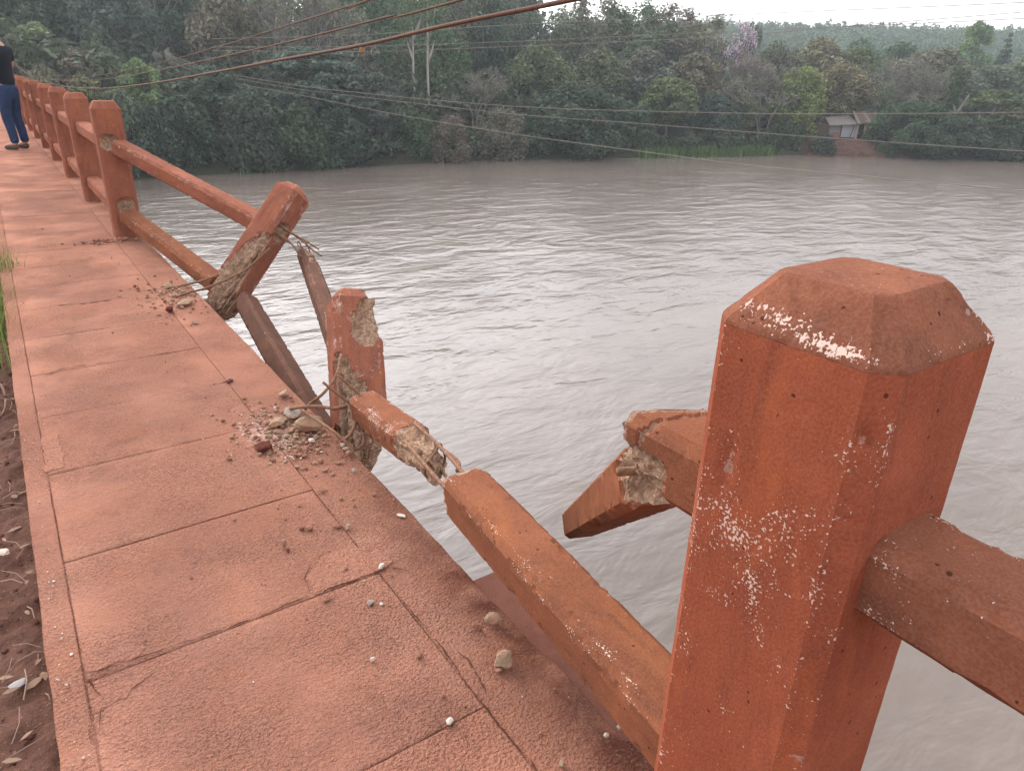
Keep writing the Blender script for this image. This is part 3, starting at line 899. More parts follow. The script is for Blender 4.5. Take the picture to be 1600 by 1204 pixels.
tube('rebar', loc(iA, [(1.10, 4.62, -0.06), (1.03, 4.58, -0.10), (0.98, 4.55, -0.15)]), 0.007, RUST, postA)
for k, (dx, dz) in enumerate(((-0.03, 0.03), (0.03, 0.035), (-0.028, -0.03), (0.032, -0.03))):
    a = A(0.105 + dx, 0.03, 0.715 + dz)
    tube('rebar', loc(iA, [a, a + np.array([0.06, -0.11, -0.045]), a + np.array([0.155 - 0.02 * k, -0.16, -0.115 - 0.012 * k]), a + np.array([0.20 - 0.01 * k, -0.165, -0.15 - 0.02 * (k % 2)])]), 0.0055, RUST, postA)

# --- rails still tying post 1 to post A
def end_noise(base, amp, sx, sy, seed, sgn=1):
    return lambda x, y: base + sgn * (sx * x + sy * y + amp * fbm((x, y, 0), 24, seed, 4))
def broken_rail(p0, p1, label, lo=None, hi=None, dmg=None, seed=0.0, roll=0.0, w=RW, d=RD, res=0.011, speck=0.6, mat=None, group='broken concrete rails', up=(0, 0, 1)):
    m, L_ = frame(p0, p1, up, roll)
    o = tag(empty('railing_beam', mat=m), label, 'railing beam', group)
    rough_bar('bar', w, d, RCH, [(0, 0), (L_, 0)], res, mat or RED, o, lo=lo, hi=hi, dmg=dmg, seed=seed, speck=speck, chip=0.006)
    return o, m, L_
endA_up = A(0.105, 0.195, 0.715); endA_lo = A(0.105, 0.195, 0.195)
broken_rail((PX + 0.035, 6.545, 0.708), endA_up, 'upper rail slanting from the torn upright post to the tilted post', lo=end_noise(0.012, 0.02, 0.0, 0.2, 3), dmg=lambda p: max(0, (fbm(p, 9, 2, 4) - 0.62)) * 0.03 if p[0] < 0 or p[1] < -0.02 else 0, seed=5.5)
broken_rail((PX + 0.012, 6.545, 0.180), endA_lo, 'lower rail slanting from the torn upright post to the foot of the tilted post', lo=end_noise(0.008, 0.012, 0.0, 0.1, 5), dmg=lambda p: max(0, (fbm(p, 11, 7, 4) - 0.60)) * 0.03 if p[1] > 0.0 else 0, seed=6.1, mat=RED_ORANGE)

# --- post B, sheared off and hanging outside the edge
RB = np.array([[0.97057, 0.06724, 0.23124], [-0.18660, 0.81698, 0.54564], [-0.15223, -0.57273, 0.80548]])
TB = np.array([0.853, 2.372, -0.470])
mB = mat_of(RB, TB, 1.05) @ Matrix.Translation((0.105, 0.10, 0))
postB = tag(empty('railing_post', mat=mB), 'broken post hanging over the edge in the gap, corner knocked off to bare grey concrete', 'railing post', 'broken railing posts')
def dmB(p):
    x, y, z = p
    t = 0.0
    n = fbm(p, 14, 5, 3)
    # corner off at the top on the river side
    g = (0.115 - x) * 1.0 + abs(z - 0.94 - 0.02 * n) * 0.75
    if y < 0.06 and g < 0.105 + 0.02 * n: t = max(t, 0.010 + 0.30 * (0.105 - g) + 0.014 * fbm(p, 34, 8, 4))
    e = ((x - 0.045) / 0.075) ** 2 + ((z - 0.895 - 0.35 * (x - 0.04)) / 0.105) ** 2 + 0.5 * fbm(p, 17, 8, 3)
    if y < -0.07 and e < 1: t = max(t, 0.012 + 0.016 * (1 - e) + 0.012 * fbm(p, 36, 9, 4))
    # road side hollowed out low down
    lim = 0.74 - 2.0 * max(0, x + 0.06) + 0.05 * n
    if y < -0.03 and x < 0.02 and z < lim: t = max(t, 0.008 + 0.05 * min(1, (lim - z) / 0.18) + 0.018 * fbm(p, 28, 2, 4))
    # foot tapering to a ragged stump
    if z < 0.43 + 0.05 * n: t = max(t, 0.010 + 0.050 * min(1, (0.47 - z) / 0.22) + 0.020 * fbm(p, 22, 11, 4))
    return max(0.0, t)
rough_bar('shaft', 0.21, 0.20, PC, [(0.22, 0.05), (0.27, 0.025), (0.34, 0.0), (1.0, 0)], 0.009, RED, postB, dmg=dmB, seed=7.7, speck=lambda p: 0.68 + 0.5 * max(0, nz(p, 9, 4)), cap1=False, chip=0.007)
rough_bar('cap', 0.21, 0.20, PC, [(1.0002, 0), (1.052, 0.045), (1.055, 0.049)], 0.009, RED, postB, dmg=lambda p: max(0, 0.75 * (p[0] - 0.035) + 0.014 * fbm(p, 25, 3, 3)) if p[0] > 0.03 and p[1] < 0.08 else 0, seed=7.7, speck=0.8, cap0=False, chip=0.006)
iB = mB.inverted()
tube('rebar', loc(iB, [(1.02, 2.70, 0.19), (0.955, 2.60, 0.145), (0.885, 2.56, 0.10), (0.835, 2.60, 0.045), (0.815, 2.62, 0.012)]), 0.0060, RUST, postB)
tube('ribbed_rebar', loc(iB, [(0.762, 2.665, 0.012), (0.755, 2.56, 0.062), (0.775, 2.47, 0.098), (0.815, 2.43, 0.105), (0.862, 2.40, 0.098), (0.93, 2.45, 0.07)]), 0.0066, RUST, postB, n=14, rib=0.12)
tube('rebar', loc(iB, [(0.80, 2.64, 0.02), (0.775, 2.45, 0.075), (0.79, 2.27, 0.088), (0.815, 2.20, 0.064), (0.832, 2.175, 0.036), (0.836, 2.165, 0.022)]), 0.0055, RUST, postB)
tube('rebar', loc(iB, [(0.93, 2.36, 0.035), (0.875, 2.29, 0.028), (0.815, 2.22, 0.05)]), 0.0065, RUST, postB)
tube('ribbed_rebar', loc(iB, [(0.955, 2.36, 0.0), (0.943, 2.319, -0.018), (0.915, 2.28, -0.028), (0.880, 2.26, -0.020), (0.848, 2.25, -0.006)]), 0.0066, RUST, postB, n=10, rib=0.12)
tube('bent_wire', loc(iB, [(0.945, 2.33, 0.0), (0.962, 2.305, -0.008), (0.968, 2.295, -0.026), (0.948, 2.285, -0.055), (0.940, 2.283, -0.085), (0.930, 2.280, -0.094), (0.890, 2.262, -0.070)]), 0.0035, RUST, postB, n=4)

# --- rails between post A and post B, both torn loose
o, m, L_ = broken_rail((1.128, 4.60, -0.095), (0.935, 2.70, -0.235), 'torn rail lying from the tilted post foot down behind the sidewalk edge', lo=end_noise(0.0, 0.006, 0.05, 0.0, 4), seed=9.1, roll=math.radians(-38), speck=0.35, mat=RED_SHADED)
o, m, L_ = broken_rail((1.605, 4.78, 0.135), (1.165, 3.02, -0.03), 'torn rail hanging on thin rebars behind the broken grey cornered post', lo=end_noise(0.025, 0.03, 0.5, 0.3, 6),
    dmg=lambda p: max(0, 0.022 * (1 - p[2] / 0.32) + 0.012 * fbm(p, 18, 4, 3)) if p[2] < 0.34 + 0.05 * fbm(p, 14, 2, 2) and p[0] > -0.02 else 0, seed=9.8, roll=math.radians(-10), speck=0.5, w=0.104, d=0.096, mat=RED_SHADED)
mi = m.inverted()
for k, (a, b) in enumerate((((1.62, 4.80, 0.22), (1.598, 4.66, 0.085)), ((1.585, 4.83, 0.205), (1.575, 4.72, 0.10)))):
    tube('rebar', loc(mi, [a, ((a[0] + b[0]) / 2 + 0.012, (a[1] + b[1]) / 2, (a[2] + b[2]) / 2), b]), 0.005, RUST, o)
tube('bent_wire', loc(mi, [(1.60 + 0.035 * math.cos(t), 4.80, 0.20 + 0.028 * math.sin(t)) for t in np.linspace(0.4, 6.0, 9)]), 0.0028, RUST, o, n=3)

# --- short rail piece at post B, stripped reinforcement, long rail to the near post
pB0, pB1 = Vector((1.005, 2.45, 0.052)), Vector((0.935, 1.66, 0.170))
def lo2(x, y): return 0.012 - 0.10 * (x + 0.02) + 0.010 * fbm((x, y, 0), 30, 2, 3)
def dm2(p):
    # outer end stripped of cover along the top and river side
    if p[2] < 0.50 + 0.35 * p[0] + 0.04 * fbm(p, 16, 7, 3): return max(0.0, (fbm(p, 20, 5, 4) - 0.50) * 0.02)
    t = min(1, (p[2] - 0.48) / 0.12)
    return max(0.0, 0.016 * t + 0.016 * fbm(p, 24, 3, 4) + (0.012 * t if p[1] > 0 or p[0] > 0 else 0))
o, m, L_ = broken_rail(pB0, pB1, 'short stump of rail against the hanging post with bare rebars at its end', lo=lo2, hi=end_noise(0.735, 0.02, -0.9, -0.4, 5), dmg=dm2, seed=10.3, roll=math.radians(4), speck=0.75, res=0.009, mat=RED_ORANGE)
mi = m.inverted()
tube('rebar', loc(mi, [(0.853, 2.475, 0.182), (0.895, 2.455, 0.135), (0.955, 2.43, 0.075), (1.00, 2.36, 0.07)]), 0.0056, RUST, o)
tube('rebar', loc(mi, [(0.908, 2.457, 0.205), (0.95, 2.445, 0.155), (0.985, 2.43, 0.115), (1.01, 2.36, 0.10)]), 0.0056, RUST, o)
long0, long1 = Vector((0.880, 1.505, 0.226)), Vector((0.772, 0.509, 0.242))
def zl(x, y): return 0.015 + 0.22 * max(0, -x - 0.01) ** 1.0 + 0.25 * max(0, y) + 0.014 * fbm((x, y, 0), 28, 3, 4)
def dml(p):
    t = 0.0
    n = fbm(p, 13, 3, 3)
    if p[2] < 0.075 + 0.03 * n: t = (0.075 - p[2]) * 0.35 + 0.008 * fbm(p, 34, 5, 3)
    # long scar on the lower road-side arris
    if p[0] > 0.035 and p[1] < 0.01 and 0.05 < p[2] < 0.42 + 0.05 * n: t = max(t, 0.010 + 0.010 * fbm(p, 26, 9, 3))
    if p[0] > 0.03 and p[1] < -0.025: t = max(t, 0.012 * (fbm(p, 18, 6, 4) - 0.35))
    if p[1] > 0.03 and p[0] < 0: t = max(t, 0.012 * (fbm(p, 20, 2, 4) - 0.55))
    return max(0.0, t)
oL, mL, LL = broken_rail(long0, long1, 'long loose rail lying across the gap and still fixed to the nearest post', lo=zl, dmg=dml, seed=11.4, roll=math.radians(3), w=0.135, d=0.122, res=0.0085, mat=RED_ORANGE, speck=lambda p: 0.62 if p[1] > 0.03 and p[0] < -0.02 else 0.30)
miL = mL.inverted()
for pts, r in ((((0.985, 1.965, 0.185), (0.955, 1.76, 0.212), (0.915, 1.60, 0.245), (0.885, 1.47, 0.262)), 0.0062), (((0.925, 1.985, 0.14), (0.918, 1.90, 0.158), (0.882, 1.71, 0.185), (0.855, 1.57, 0.205), (0.845, 1.47, 0.21)), 0.0062),
               (((0.985, 1.78, 0.172), (0.975, 1.69, 0.188), (0.955, 1.62, 0.205), (0.915, 1.56, 0.222)), 0.0068), (((0.99, 1.93, 0.10), (0.955, 1.74, 0.13), (0.905, 1.58, 0.17)), 0.006)):
    tube('rebar', loc(miL, pts), r, RUST, oL)
tube('stirrup', loc(miL, [(0.955, 1.735, 0.222), (0.925, 1.715, 0.205), (0.885, 1.705, 0.172), (0.895, 1.71, 0.13), (0.955, 1.735, 0.125), (0.978, 1.745, 0.16), (0.958, 1.737, 0.218)]), 0.0042, RUST, oL, n=4)

# --- stub on the near post and the rail hanging from it
def hi_s(x, y): return 0.158 + 0.55 * x + 0.35 * y + 0.012 * fbm((x, y, 0), 26, 8, 4)
def dms(p):
    t = 0.0
    # cracks across the top
    c = abs(p[2] - (0.145 + 0.35 * p[0] + 0.012 * nz(p, 40, 3)))
    if c < 0.0045 and p[1] > -0.03: t = 0.007
    c = abs(p[2] - (0.052 - 0.25 * p[0] + 0.012 * nz(p, 40, 9)))
    if c < 0.003 and p[0] > -0.03: t = max(t, 0.004)
    if p[0] < -0.045 and p[2] < 0.15: t = max(t, 0.006 + 0.012 * fbm(p, 30, 2, 3))
    if p[1] < 0.01 and p[2] > 0.11 + 0.02 * nz(p, 30, 1) and p[0] > 0.0: t = max(t, 0.016 + 0.014 * fbm(p, 26, 4, 3))
    return max(0.0, t)
m, L_ = frame((PX + 0.026, 0.505, 0.752), (PX + 0.034, 0.76, 0.744))
oS = tag(empty('railing_beam', mat=m), 'cracked short stub of upper rail sticking out behind the nearest post', 'railing beam', 'broken concrete rails')
rough_bar('bar', 0.138, 0.118, RCH, [(0, 0), (L_, 0)], 0.0065, RED_ORANGE, oS, hi=hi_s, dmg=dms, seed=12.6, speck=0.45, chip=0.006)
mi = m.inverted()
tube('rebar', loc(mi, [(0.762, 0.758, 0.664), (0.80, 0.745, 0.662), (0.85, 0.735, 0.658), (0.86, 0.72, 0.69)]), 0.0080, RUST, oS)
h0, h1 = Vector((0.828, 0.712, 0.672)), Vector((1.640, 1.826, -0.385))
def lo_h(x, y): return 0.02 + 0.18 * (x + 0.02) + 0.35 * max(0, y) + 0.016 * fbm((x, y, 0), 24, 6, 4)
def dm_h(p):
    if p[2] > 0.10 + 0.03 * fbm(p, 12, 4, 3): return max(0.0, (fbm(p, 8, 3, 4) - 0.66) * 0.03)
    return max(0.0, 0.008 + 0.018 * fbm(p, 26, 9, 4))
broken_rail(h0, h1, 'broken rail dangling down over the water from the cracked stub', lo=lo_h, hi=end_noise(1.70, 0.012, 0.4, 0.1, 4), dmg=dm_h, seed=13.9, roll=math.radians(-8), res=0.010, speck=0.3, mat=RED_ORANGE)

# ------------------------------------------------------------------ cables along the bridge, wires across the river
def wire(pts, r, mat, label, cat, group=None, name='cable', n=8):
    V, F = [], []
    tube_vf(smooth_path(pts, n), r, 6, V, F)
    o = obj(name, mesh(name, V, F, mat, smooth=True))
    return tag(o, label, cat, group)
c1 = wire([(1.5, 64, 2.35), (1.5, 50, 1.55), (1.5, 39.43, 1.17), (1.5, 30.57, 0.93), (1.5, 20.92, 0.86), (1.5, 13.74, 0.96), (1.5, 9.35, 1.11), (1.5, 6.39, 1.25), (1.5, 4.63, 1.34), (1.5, 3.41, 1.40), (1.5, 2.6, 1.455), (1.5, 1.79, 1.50), (1.5, 0.5, 1.58), (1.5, -6, 2.0)], 0.0076, RUST_CABLE, 'thickest rusty cable sagging past the railing, lowest of the three', 'cable', 'rusty cables beside the bridge', 'rusty_cable')
wire([(1.75, 64, 2.3), (1.75, 54, 1.62), (1.75, 45.7, 1.22), (1.75, 37.5, 0.95), (1.75, 27.5, 0.89), (1.75, 18.5, 0.99), (1.75, 12.1, 1.17), (1.75, 8.04, 1.33), (1.75, 5.17, 1.46), (1.75, 3.68, 1.54), (1.75, 2.55, 1.60), (1.75, -6, 2.2)], 0.0048, RUST_CABLE, 'middle rusty cable of the three sagging past the railing', 'cable', 'rusty cables beside the bridge', 'rusty_cable')
wire([(1.95, 64, 2.0), (1.95, 50.5, 1.27), (1.95, 41.5, 0.98), (1.95, 32.0, 0.87), (1.95, 22.8, 0.96), (1.95, 16.0, 1.15), (1.95, 11.2, 1.32), (1.95, 7.56, 1.49), (1.95, 5.73, 1.59), (1.95, 4.3, 1.67), (1.95, 3.78, 1.72), (1.95, -6, 2.6)], 0.0044, RUST_CABLE, 'topmost rusty cable of the three sagging past the railing', 'cable', 'rusty cables beside the bridge', 'rusty_cable')
cl = bevel_box('dry_leaf', 1.487, 1.513, 3.397, 3.413, 1.366, 1.392, simple('dry_leaf', (0.34, 0.19, 0.09)), None, 0.006)
tag(cl, 'small dry orange leaf caught on the thickest rusty cable', 'leaf')
WR = [('uppermost thin wire of the lower bundle, level with the shack roof', 'w', [(14.6, 77.0, 2.7), (15.4, 75.56, 2.1), (18.14, 71.45, 1.03), (22.01, 66.02, 0.3), (25.69, 60.87, -0.18), (33.92, 48.99, -0.79), (41.88, 36.53, -0.68), (46.82, 27.47, -0.34), (56, 10, 0.7)]),
      ('middle thin wire of the lower bundle, crossing below the shack', 'w', [(14.6, 76.9, 2.5), (15.35, 75.48, 1.89), (18.09, 71.37, 0.82), (21.95, 65.91, -0.0), (25.63, 60.76, -0.48), (33.79, 48.79, -1.34), (39.28, 40.18, -1.6), (44.34, 31.18, -1.85), (49.73, 18.81, -1.97), (54, 8, -1.9)]),
      ('lowest thin wire dipping to the green reed strip', 'w', [(14.5, 75.7, 2.1), (15.1, 74.46, 1.56), (17.61, 69.68, 0.42), (22.03, 61.56, -0.58), (26.09, 53.35, -1.57), (30.33, 43.74, -2.38), (34.31, 32.06, -2.91), (35.61, 25.94, -3.01), (37, 8, -2.6)]),
      ('topmost thin wire across the pale sky', 'u', [(18.04, 73.99, 3.81), (27.82, 63.77, 4.31), (37.15, 53.93, 5.25), (50.36, 38.87, 6.21), (60.75, 25.67, 6.9), (70, 12, 7.7)]),
      ('thin wire across the sky just under the topmost', 'u', [(17.88, 73.74, 3.12), (27.62, 63.43, 3.4), (36.87, 53.47, 3.99), (50.1, 38.44, 5.05), (60.52, 25.29, 5.88), (70, 10, 6.9)]),
      ('lowest thin wire of the upper bundle, rising into the sky at right', 'u', [(17.82, 73.64, 2.85), (27.52, 63.28, 2.99), (36.78, 53.32, 3.61), (46.98, 41.9, 4.46), (54.35, 33.31, 5.44), (60.61, 25.44, 6.29), (70, 10, 7.8)])]
for lab, k, pts in WR:
    wire(pts, 0.024 if k == 'w' else 0.022, WIRE2, lab, 'wire', 'thin wires across the river', 'overhead_wire', 5)

# ------------------------------------------------------------------ rubble on the walk
def stone_mesh(name, sx, sy, sz, seed, mat, sub=2, jag=0.34):
    bm = bmesh.new()
    bmesh.ops.create_icosphere(bm, subdivisions=sub, radius=0.5)
    for v in bm.verts:
        d = v.co.normalized()
        # cut with a few random planes for broken facets
        r = 0.5
        rs = random.Random(seed)
        for _ in range(13):
            pl = Vector((rs.gauss(0, 1), rs.gauss(0, 1), rs.gauss(0, 1))).normalized()
            dd = d.dot(pl)
            if dd > 0.05: r = min(r, rs.uniform(0.25, 0.47) / dd)
            else: rs.uniform(0, 1)
        r *= 1 + jag * 0.4 * noise.noise(d * 4 + Vector((seed, 0, 0)))
        v.co = Vector((d.x * r * sx * 1.15, d.y * r * sy * 1.15, d.z * r * sz * 1.15))
    zmin = min(v.co.z for v in bm.verts)
    for v in bm.verts: v.co.z -= zmin + 0.0005
    me = bpy.data.meshes.new(name)
    bm.to_mesh(me); bm.free()
    me.materials.append(mat)
    return me
G1 = 'concrete fragments on the sidewalk'
ST = [  # x, y, sx, sy, sz, material, label
    (0.734, 1.048, .052, .046, .040, TAN, 'largest tan lump of broken concrete beside the long loose rail'),
    (0.715, 1.035, .020, .018, .012, REDCHIP, 'red chip touching the largest tan lump'),
    (0.790, 1.178, .040, .040, .032, TAN, 'second largest tan lump near the sidewalk edge by the long rail'),
    (0.746, 1.185, .026, .022, .018, REDCHIP, 'reddish lump just left of the second largest tan lump'),
    (0.581, 1.178, .024, .018, .014, REDCHIP, 'red brown chip alone on the large rough slab'),
    (0.483, 1.227, .014, .012, .010, WHITECHIP, 'small white pebble alone in the middle of the large rough slab'),
    (0.547, 0.973, .017, .017, .014, WHITECHIP, 'bright white pebble on the slab joint nearest the camera'),
    (0.684, 0.758, .018, .016, .012, TAN, 'tan chip at the bottom edge of the picture'),
    (0.803, 0.758, .012, .012, .016, WHITECHIP, 'pale upright chip close to the nearest post'),
    (0.849, 0.722, .022, .014, .012, TAN, 'flat tan chip at the foot of the long rail by the nearest post'),
    (0.842, 0.760, .015, .013, .014, GREYCHIP, 'grey chip at the foot of the long rail by the nearest post'),
    (0.811, 1.735, .030, .015, .009, WHITECHIP, 'white flake at the sidewalk edge beside the stripped rebars'),
    (0.650, 1.536, .028, .018, .012, WHITECHIP, 'whitish chip on the river end of the mortar patch'),
    (0.561, 1.413, .024, .022, .010, GREYCHIP, 'grey flake below the mortar patch'),
    (0.585, 1.395, .011, .010, .008, WHITECHIP, 'tiny white pebble beside the grey flake'),
    (0.470, 1.490, .028, .018, .011, REDCHIP, 'red chip on the camera side corner of the mortar patch'),
    (0.556, 1.585, .026, .020, .007, REDCHIP, 'dark red chip lying in the middle of the mortar patch'),
    (0.646, 1.765, .030, .020, .014, TAN, 'tan chip of the pair above the mortar patch'),
    (0.622, 1.785, .030, .016, .012, REDCHIP, 'red chip of the pair above the mortar patch'),
    (0.546, 1.823, .030, .022, .015, REDCHIP, 'red lump left of the pair above the mortar patch'),
    (0.525, 1.830, .016, .014, .010, CLOD, 'dark crumb touching the red lump'),
    (0.453, 1.775, .020, .016, .030, REDCHIP, 'upright reddish chip standing alone in the middle of the walk'),
    (0.455, 1.748, .018, .014, .008, CLOD, 'dark crumb in front of the upright reddish chip'),
    (0.572, 2.375, .062, .055, .038, CLOD, 'dark red clod in front of the rubble heap'),
    (0.608, 2.350, .018, .018, .014, TAN, 'tan crumb against the dark red clod'),
    (0.796, 2.809, .050, .045, .028, TAN, 'pale tan lump beyond the rubble heap near the edge'),
    (0.747, 2.354, .028, .024, .018, WHITECHIP, 'bright white chip in front of the rubble heap'),
    (0.778, 2.385, .034, .020, .012, GREYCHIP, 'grey flake behind the bright white chip'),
    (0.768, 2.448, .115, .080, .056, TAN, 'largest brown lump of the rubble heap'),
    (0.762, 2.590, .092, .060, .046, GREYCHIP, 'grey lump at the back of the rubble heap'),
    (0.690, 2.552, .075, .055, .034, TAN, 'orange tan lump at the left of the rubble heap'),
    (0.668, 2.500, .030, .024, .018, TAN, 'yellowish chip at the left front of the rubble heap'),
    (0.715, 2.475, .036, .03, .020, REDCHIP, 'red chip in front of the largest brown lump'),
    (0.775, 2.154, .036, .016, .009, TAN, 'long tan flake at the edge below the hanging post'),
    (0.796, 2.072, .020, .020, .014, GREYCHIP, 'whitish grey chip at the edge beside the short rail stump'),
    (0.728, 2.089, .022, .014, .010, REDCHIP, 'red crumb left of the whitish grey chip'),
    (0.828, 2.185, .034, .022, .020, REDCHIP, 'red lump on the very edge below the hanging post'),
    (0.835, 2.27, .034, .022, .010, GREYCHIP, 'upper pale flake on the edge below the hanging post'),
    (0.838, 2.235, .030, .018, .010, GREYCHIP, 'lower pale flake on the edge below the hanging post'),
    (0.623, 4.280, .050, .040, .036, CLOD, 'dark clod left of the tilted post foot'),
    (0.735, 4.400, .115, .075, .036, TAN, 'broad tan flake at the foot of the tilted post'),
    (0.698, 4.010, .040, .030, .018, TAN, 'pinkish tan chip in front of the tilted post foot'),
    (0.715, 4.81, .06, .05, .045, TAN, 'round tan lump at the end of the bent rebar by the tilted post'),
    (0.678, 6.454, .095, .050, .026, REDCHIP, 'flat red flake against the first upright post'),
    (0.500, 6.490, .060, .04, .020, CLOD, 'dark crumb heap left of the first upright post'),
    (0.645, 3.096, .045, .022, .014, CLOD, 'dark chip alone by the edge between tilted and hanging posts'),
    (0.657, 2.002, .022, .018, .010, REDCHIP, 'red crumb alone in the walk beside the short rail stump'),
    (0.792, 1.893, .018, .014, .010, REDCHIP, 'small red crumb on the edge beside the stripped rebars'),
    (0.690, 1.93, .016, .014, .010, TAN, 'small tan crumb in the walk beside the stripped rebars'),
]
for k, (x, y, sx, sy, sz, mt, lab) in enumerate(ST):
    o = obj('concrete_fragment', stone_mesh('concrete_fragment', sx, sy, sz, 11 + k, mt, 3 if sx > 0.03 else 2))
    o.location = (x, y, 0.0025); o.rotation_euler = (0, 0, k * 1.9)
    tag(o, lab, 'concrete fragment', G1)
def crumbs(name, spots, mat, label, kind_name='rubble', zbase=0.001, seed=1):
    rs = random.Random(seed)
    V, F = [], []
    base = bmesh.new(); bmesh.ops.create_icosphere(base, subdivisions=1, radius=0.5)
    bv = [v.co.copy() for v in base.verts]; bf = [[v.index for v in f.verts] for f in base.faces]; base.free()
    for cx, cy, rx, ry, n, s0, s1 in spots:
        for _ in range(n):
            x = rs.gauss(cx, rx); y = rs.gauss(cy, ry)
            if x > 0.84 or x < -0.14: continue
            s = s0 + (s1 - s0) * rs.random() ** 2.5
            a = rs.random() * 6.28; b = len(V); fl = rs.uniform(0.4, 0.9); el = rs.uniform(0.6, 1.0)
            for v in bv:
                k = 1 + rs.uniform(-0.3, 0.25)
                vx, vy, vz = v.x * s * k, v.y * s * el * k, v.z * s * fl
                V.append((x + vx * math.cos(a) - vy * math.sin(a), y + vx * math.sin(a) + vy * math.cos(a), zbase + s * fl * 0.42 + vz))
            F += [[b + i for i in f] for f in bf]
    return tag(obj(name, mesh(name, V, F, mat)), label, kind_name, kind='stuff')
crumbs('red_rubble', [(0.68, 2.48, .08, .14, 300, .005, .024), (0.66, 4.6, .10, .22, 130, .007, .030), (0.60, 6.47, .13, .06, 110, .010, .034), (0.55, 1.9, .15, .30, 46, .004, .012), (0.60, 3.3, .18, .7, 40, .005, .014), (0.35, 1.3, .25, .35, 24, .003, .008), (0.72, 0.95, .08, .2, 26, .004, .010), (0.76, 2.05, .05, .2, 40, .004, .014), (0.4, 5.5, .3, 1.2, 30, .006, .016)], REDCHIP, 'red concrete crumbs scattered over the walk', seed=2)
crumbs('tan_rubble', [(0.71, 2.50, .08, .11, 280, .005, .026), (0.72, 4.6, .06, .16, 80, .008, .030), (0.62, 2.55, .10, .12, 50, .004, .011), (0.66, 1.9, .12, .3, 26, .004, .010), (0.72, 6.45, .08, .05, 40, .010, .03)], TAN, 'tan concrete crumbs beside the broken posts', seed=3)
crumbs('white_rubble', [(0.66, 2.50, .09, .13, 260, .003, .012), (0.73, 4.68, .06, .10, 50, .005, .014), (0.5, 1.6, .25, .5, 14, .003, .006), (-0.118, 1.6, .012, .30, 34, .003, .009), (-0.118, 2.3, .012, .5, 26, .003, .008)], WHITECHIP, 'white specks of concrete on walk and kerb', seed=4)

# ------------------------------------------------------------------ litter and grass along the kerb
rs = random.Random(9)
def litter(name, n, mat, label, cat, mk, yr=(1.1, 9.0)):
    V, F = [], []
    for _ in range(n):
        y = yr[0] + (yr[1] - yr[0]) * rs.random() ** 1.7
        x = -0.165 - 0.30 * rs.random() ** 1.3
        mk(V, F, x, y, -0.088 + 0.012 * rs.random())
    return tag(obj(name, mesh(name, V, F, mat)), label, cat, kind='stuff')
def mk_twig(V, F, x, y, z):
    a = rs.random() * 3.14; l = rs.uniform(0.012, 0.055)
    p = [(x - math.cos(a) * l, y - math.sin(a) * l, z), (x, y, z + 0.006 + rs.random() * 0.006), (x + math.cos(a + 0.3) * l, y + math.sin(a + 0.3) * l, z + rs.uniform(-.002, .01))]
    tube_vf(p, rs.uniform(0.0008, 0.0022), 4, V, F)
def mk_leaf(V, F, x, y, z):
    a = rs.random() * 6.28; l = rs.uniform(0.010, 0.026); w = l * rs.uniform(0.25, 0.5); t = rs.uniform(-.5, .5)
    b = len(V)
    for u, s, h in ((-1, 0, 0), (-.3, 1, .35), (.4, .8, .3), (1, 0, .1), (.4, -.8, .3 + t), (-.3, -1, .35 + t)):
        px, py = u * l, s * w
        V.append((x + px * math.cos(a) - py * math.sin(a), y + px * math.sin(a) + py * math.cos(a), z + 0.004 + h * w))
    F.append(tuple(b + i for i in range(6)))
litter('dry_twigs', 170, simple('dry_twig', (0.30, 0.21, 0.16), 0.9, 0.1, 0.4), 'dry twigs littering the dirt beside the kerb', 'twigs', mk_twig)
litter('leaf_litter', 120, simple('dry_leaf_litter', (0.26, 0.17, 0.12), 0.85, 0.15, 0.5), 'dead brown leaves on the dirt beside the kerb', 'leaf litter', mk_leaf)
V, F = [], []
bm_ = bmesh.new(); bmesh.ops.create_icosphere(bm_, subdivisions=1, radius=0.5)
bv = [v.co.copy() for v in bm_.verts]; bf = [[v.index for v in f.verts] for f in bm_.faces]; bm_.free()
for _ in range(1500):
    y = 1.0 + 6 * rs.random() ** 1.6; x = -0.158 - 0.32 * rs.random(); s = 0.004 + 0.020 * rs.random() ** 3; b = len(V)
    for v in bv: V.append((x + v.x * s * rs.uniform(.7, 1.2), y + v.y * s * rs.uniform(.7, 1.2), -0.094 + v.z * s * 0.8))
    F += [[b + i for i in f] for f in bf]
tag(obj('dirt_clods', mesh('dirt_clods', V, F, DIRT)), 'loose red dirt clods beside the kerb', 'dirt', kind='stuff')
def mk_grey(V, F, x, y, z): mk_leaf(V, F, x, y, z + .004)
o = obj('scrap', stone_mesh('scrap', .060, .028, .012, 90, simple('grey_scrap', (0.30, 0.28, 0.27), 0.7)))
o.location = (-0.222, 1.70, -0.085); o.rotation_euler = (0.2, 0.3, 0.8); tag(o, 'grey flat scrap lying on the dirt at the lower left', 'scrap')
o = obj('scrap', stone_mesh('scrap', .055, .034, .016, 91, simple('cream_scrap', (0.55, 0.43, 0.36), 0.8)))
o.location = (-0.238, 2.31, -0.082); o.rotation_euler = (0.1, 0.2, 2.1); tag(o, 'cream flat scrap lying on the dirt at the left edge', 'scrap')
tg = tube('wire_loop', [(-0.235 + 0.045 * math.cos(t), 3.55 + 0.12 * math.sin(t), -0.045 + 0.045 * math.sin(t * 1.0)) for t in np.linspace(0, 6.1, 16)], 0.005, simple('dusty_strap', (0.20, 0.12, 0.09), 0.7), None, 6, 3)
tag(tg, 'dusty loop of strap half buried in the dirt by the kerb', 'strap')

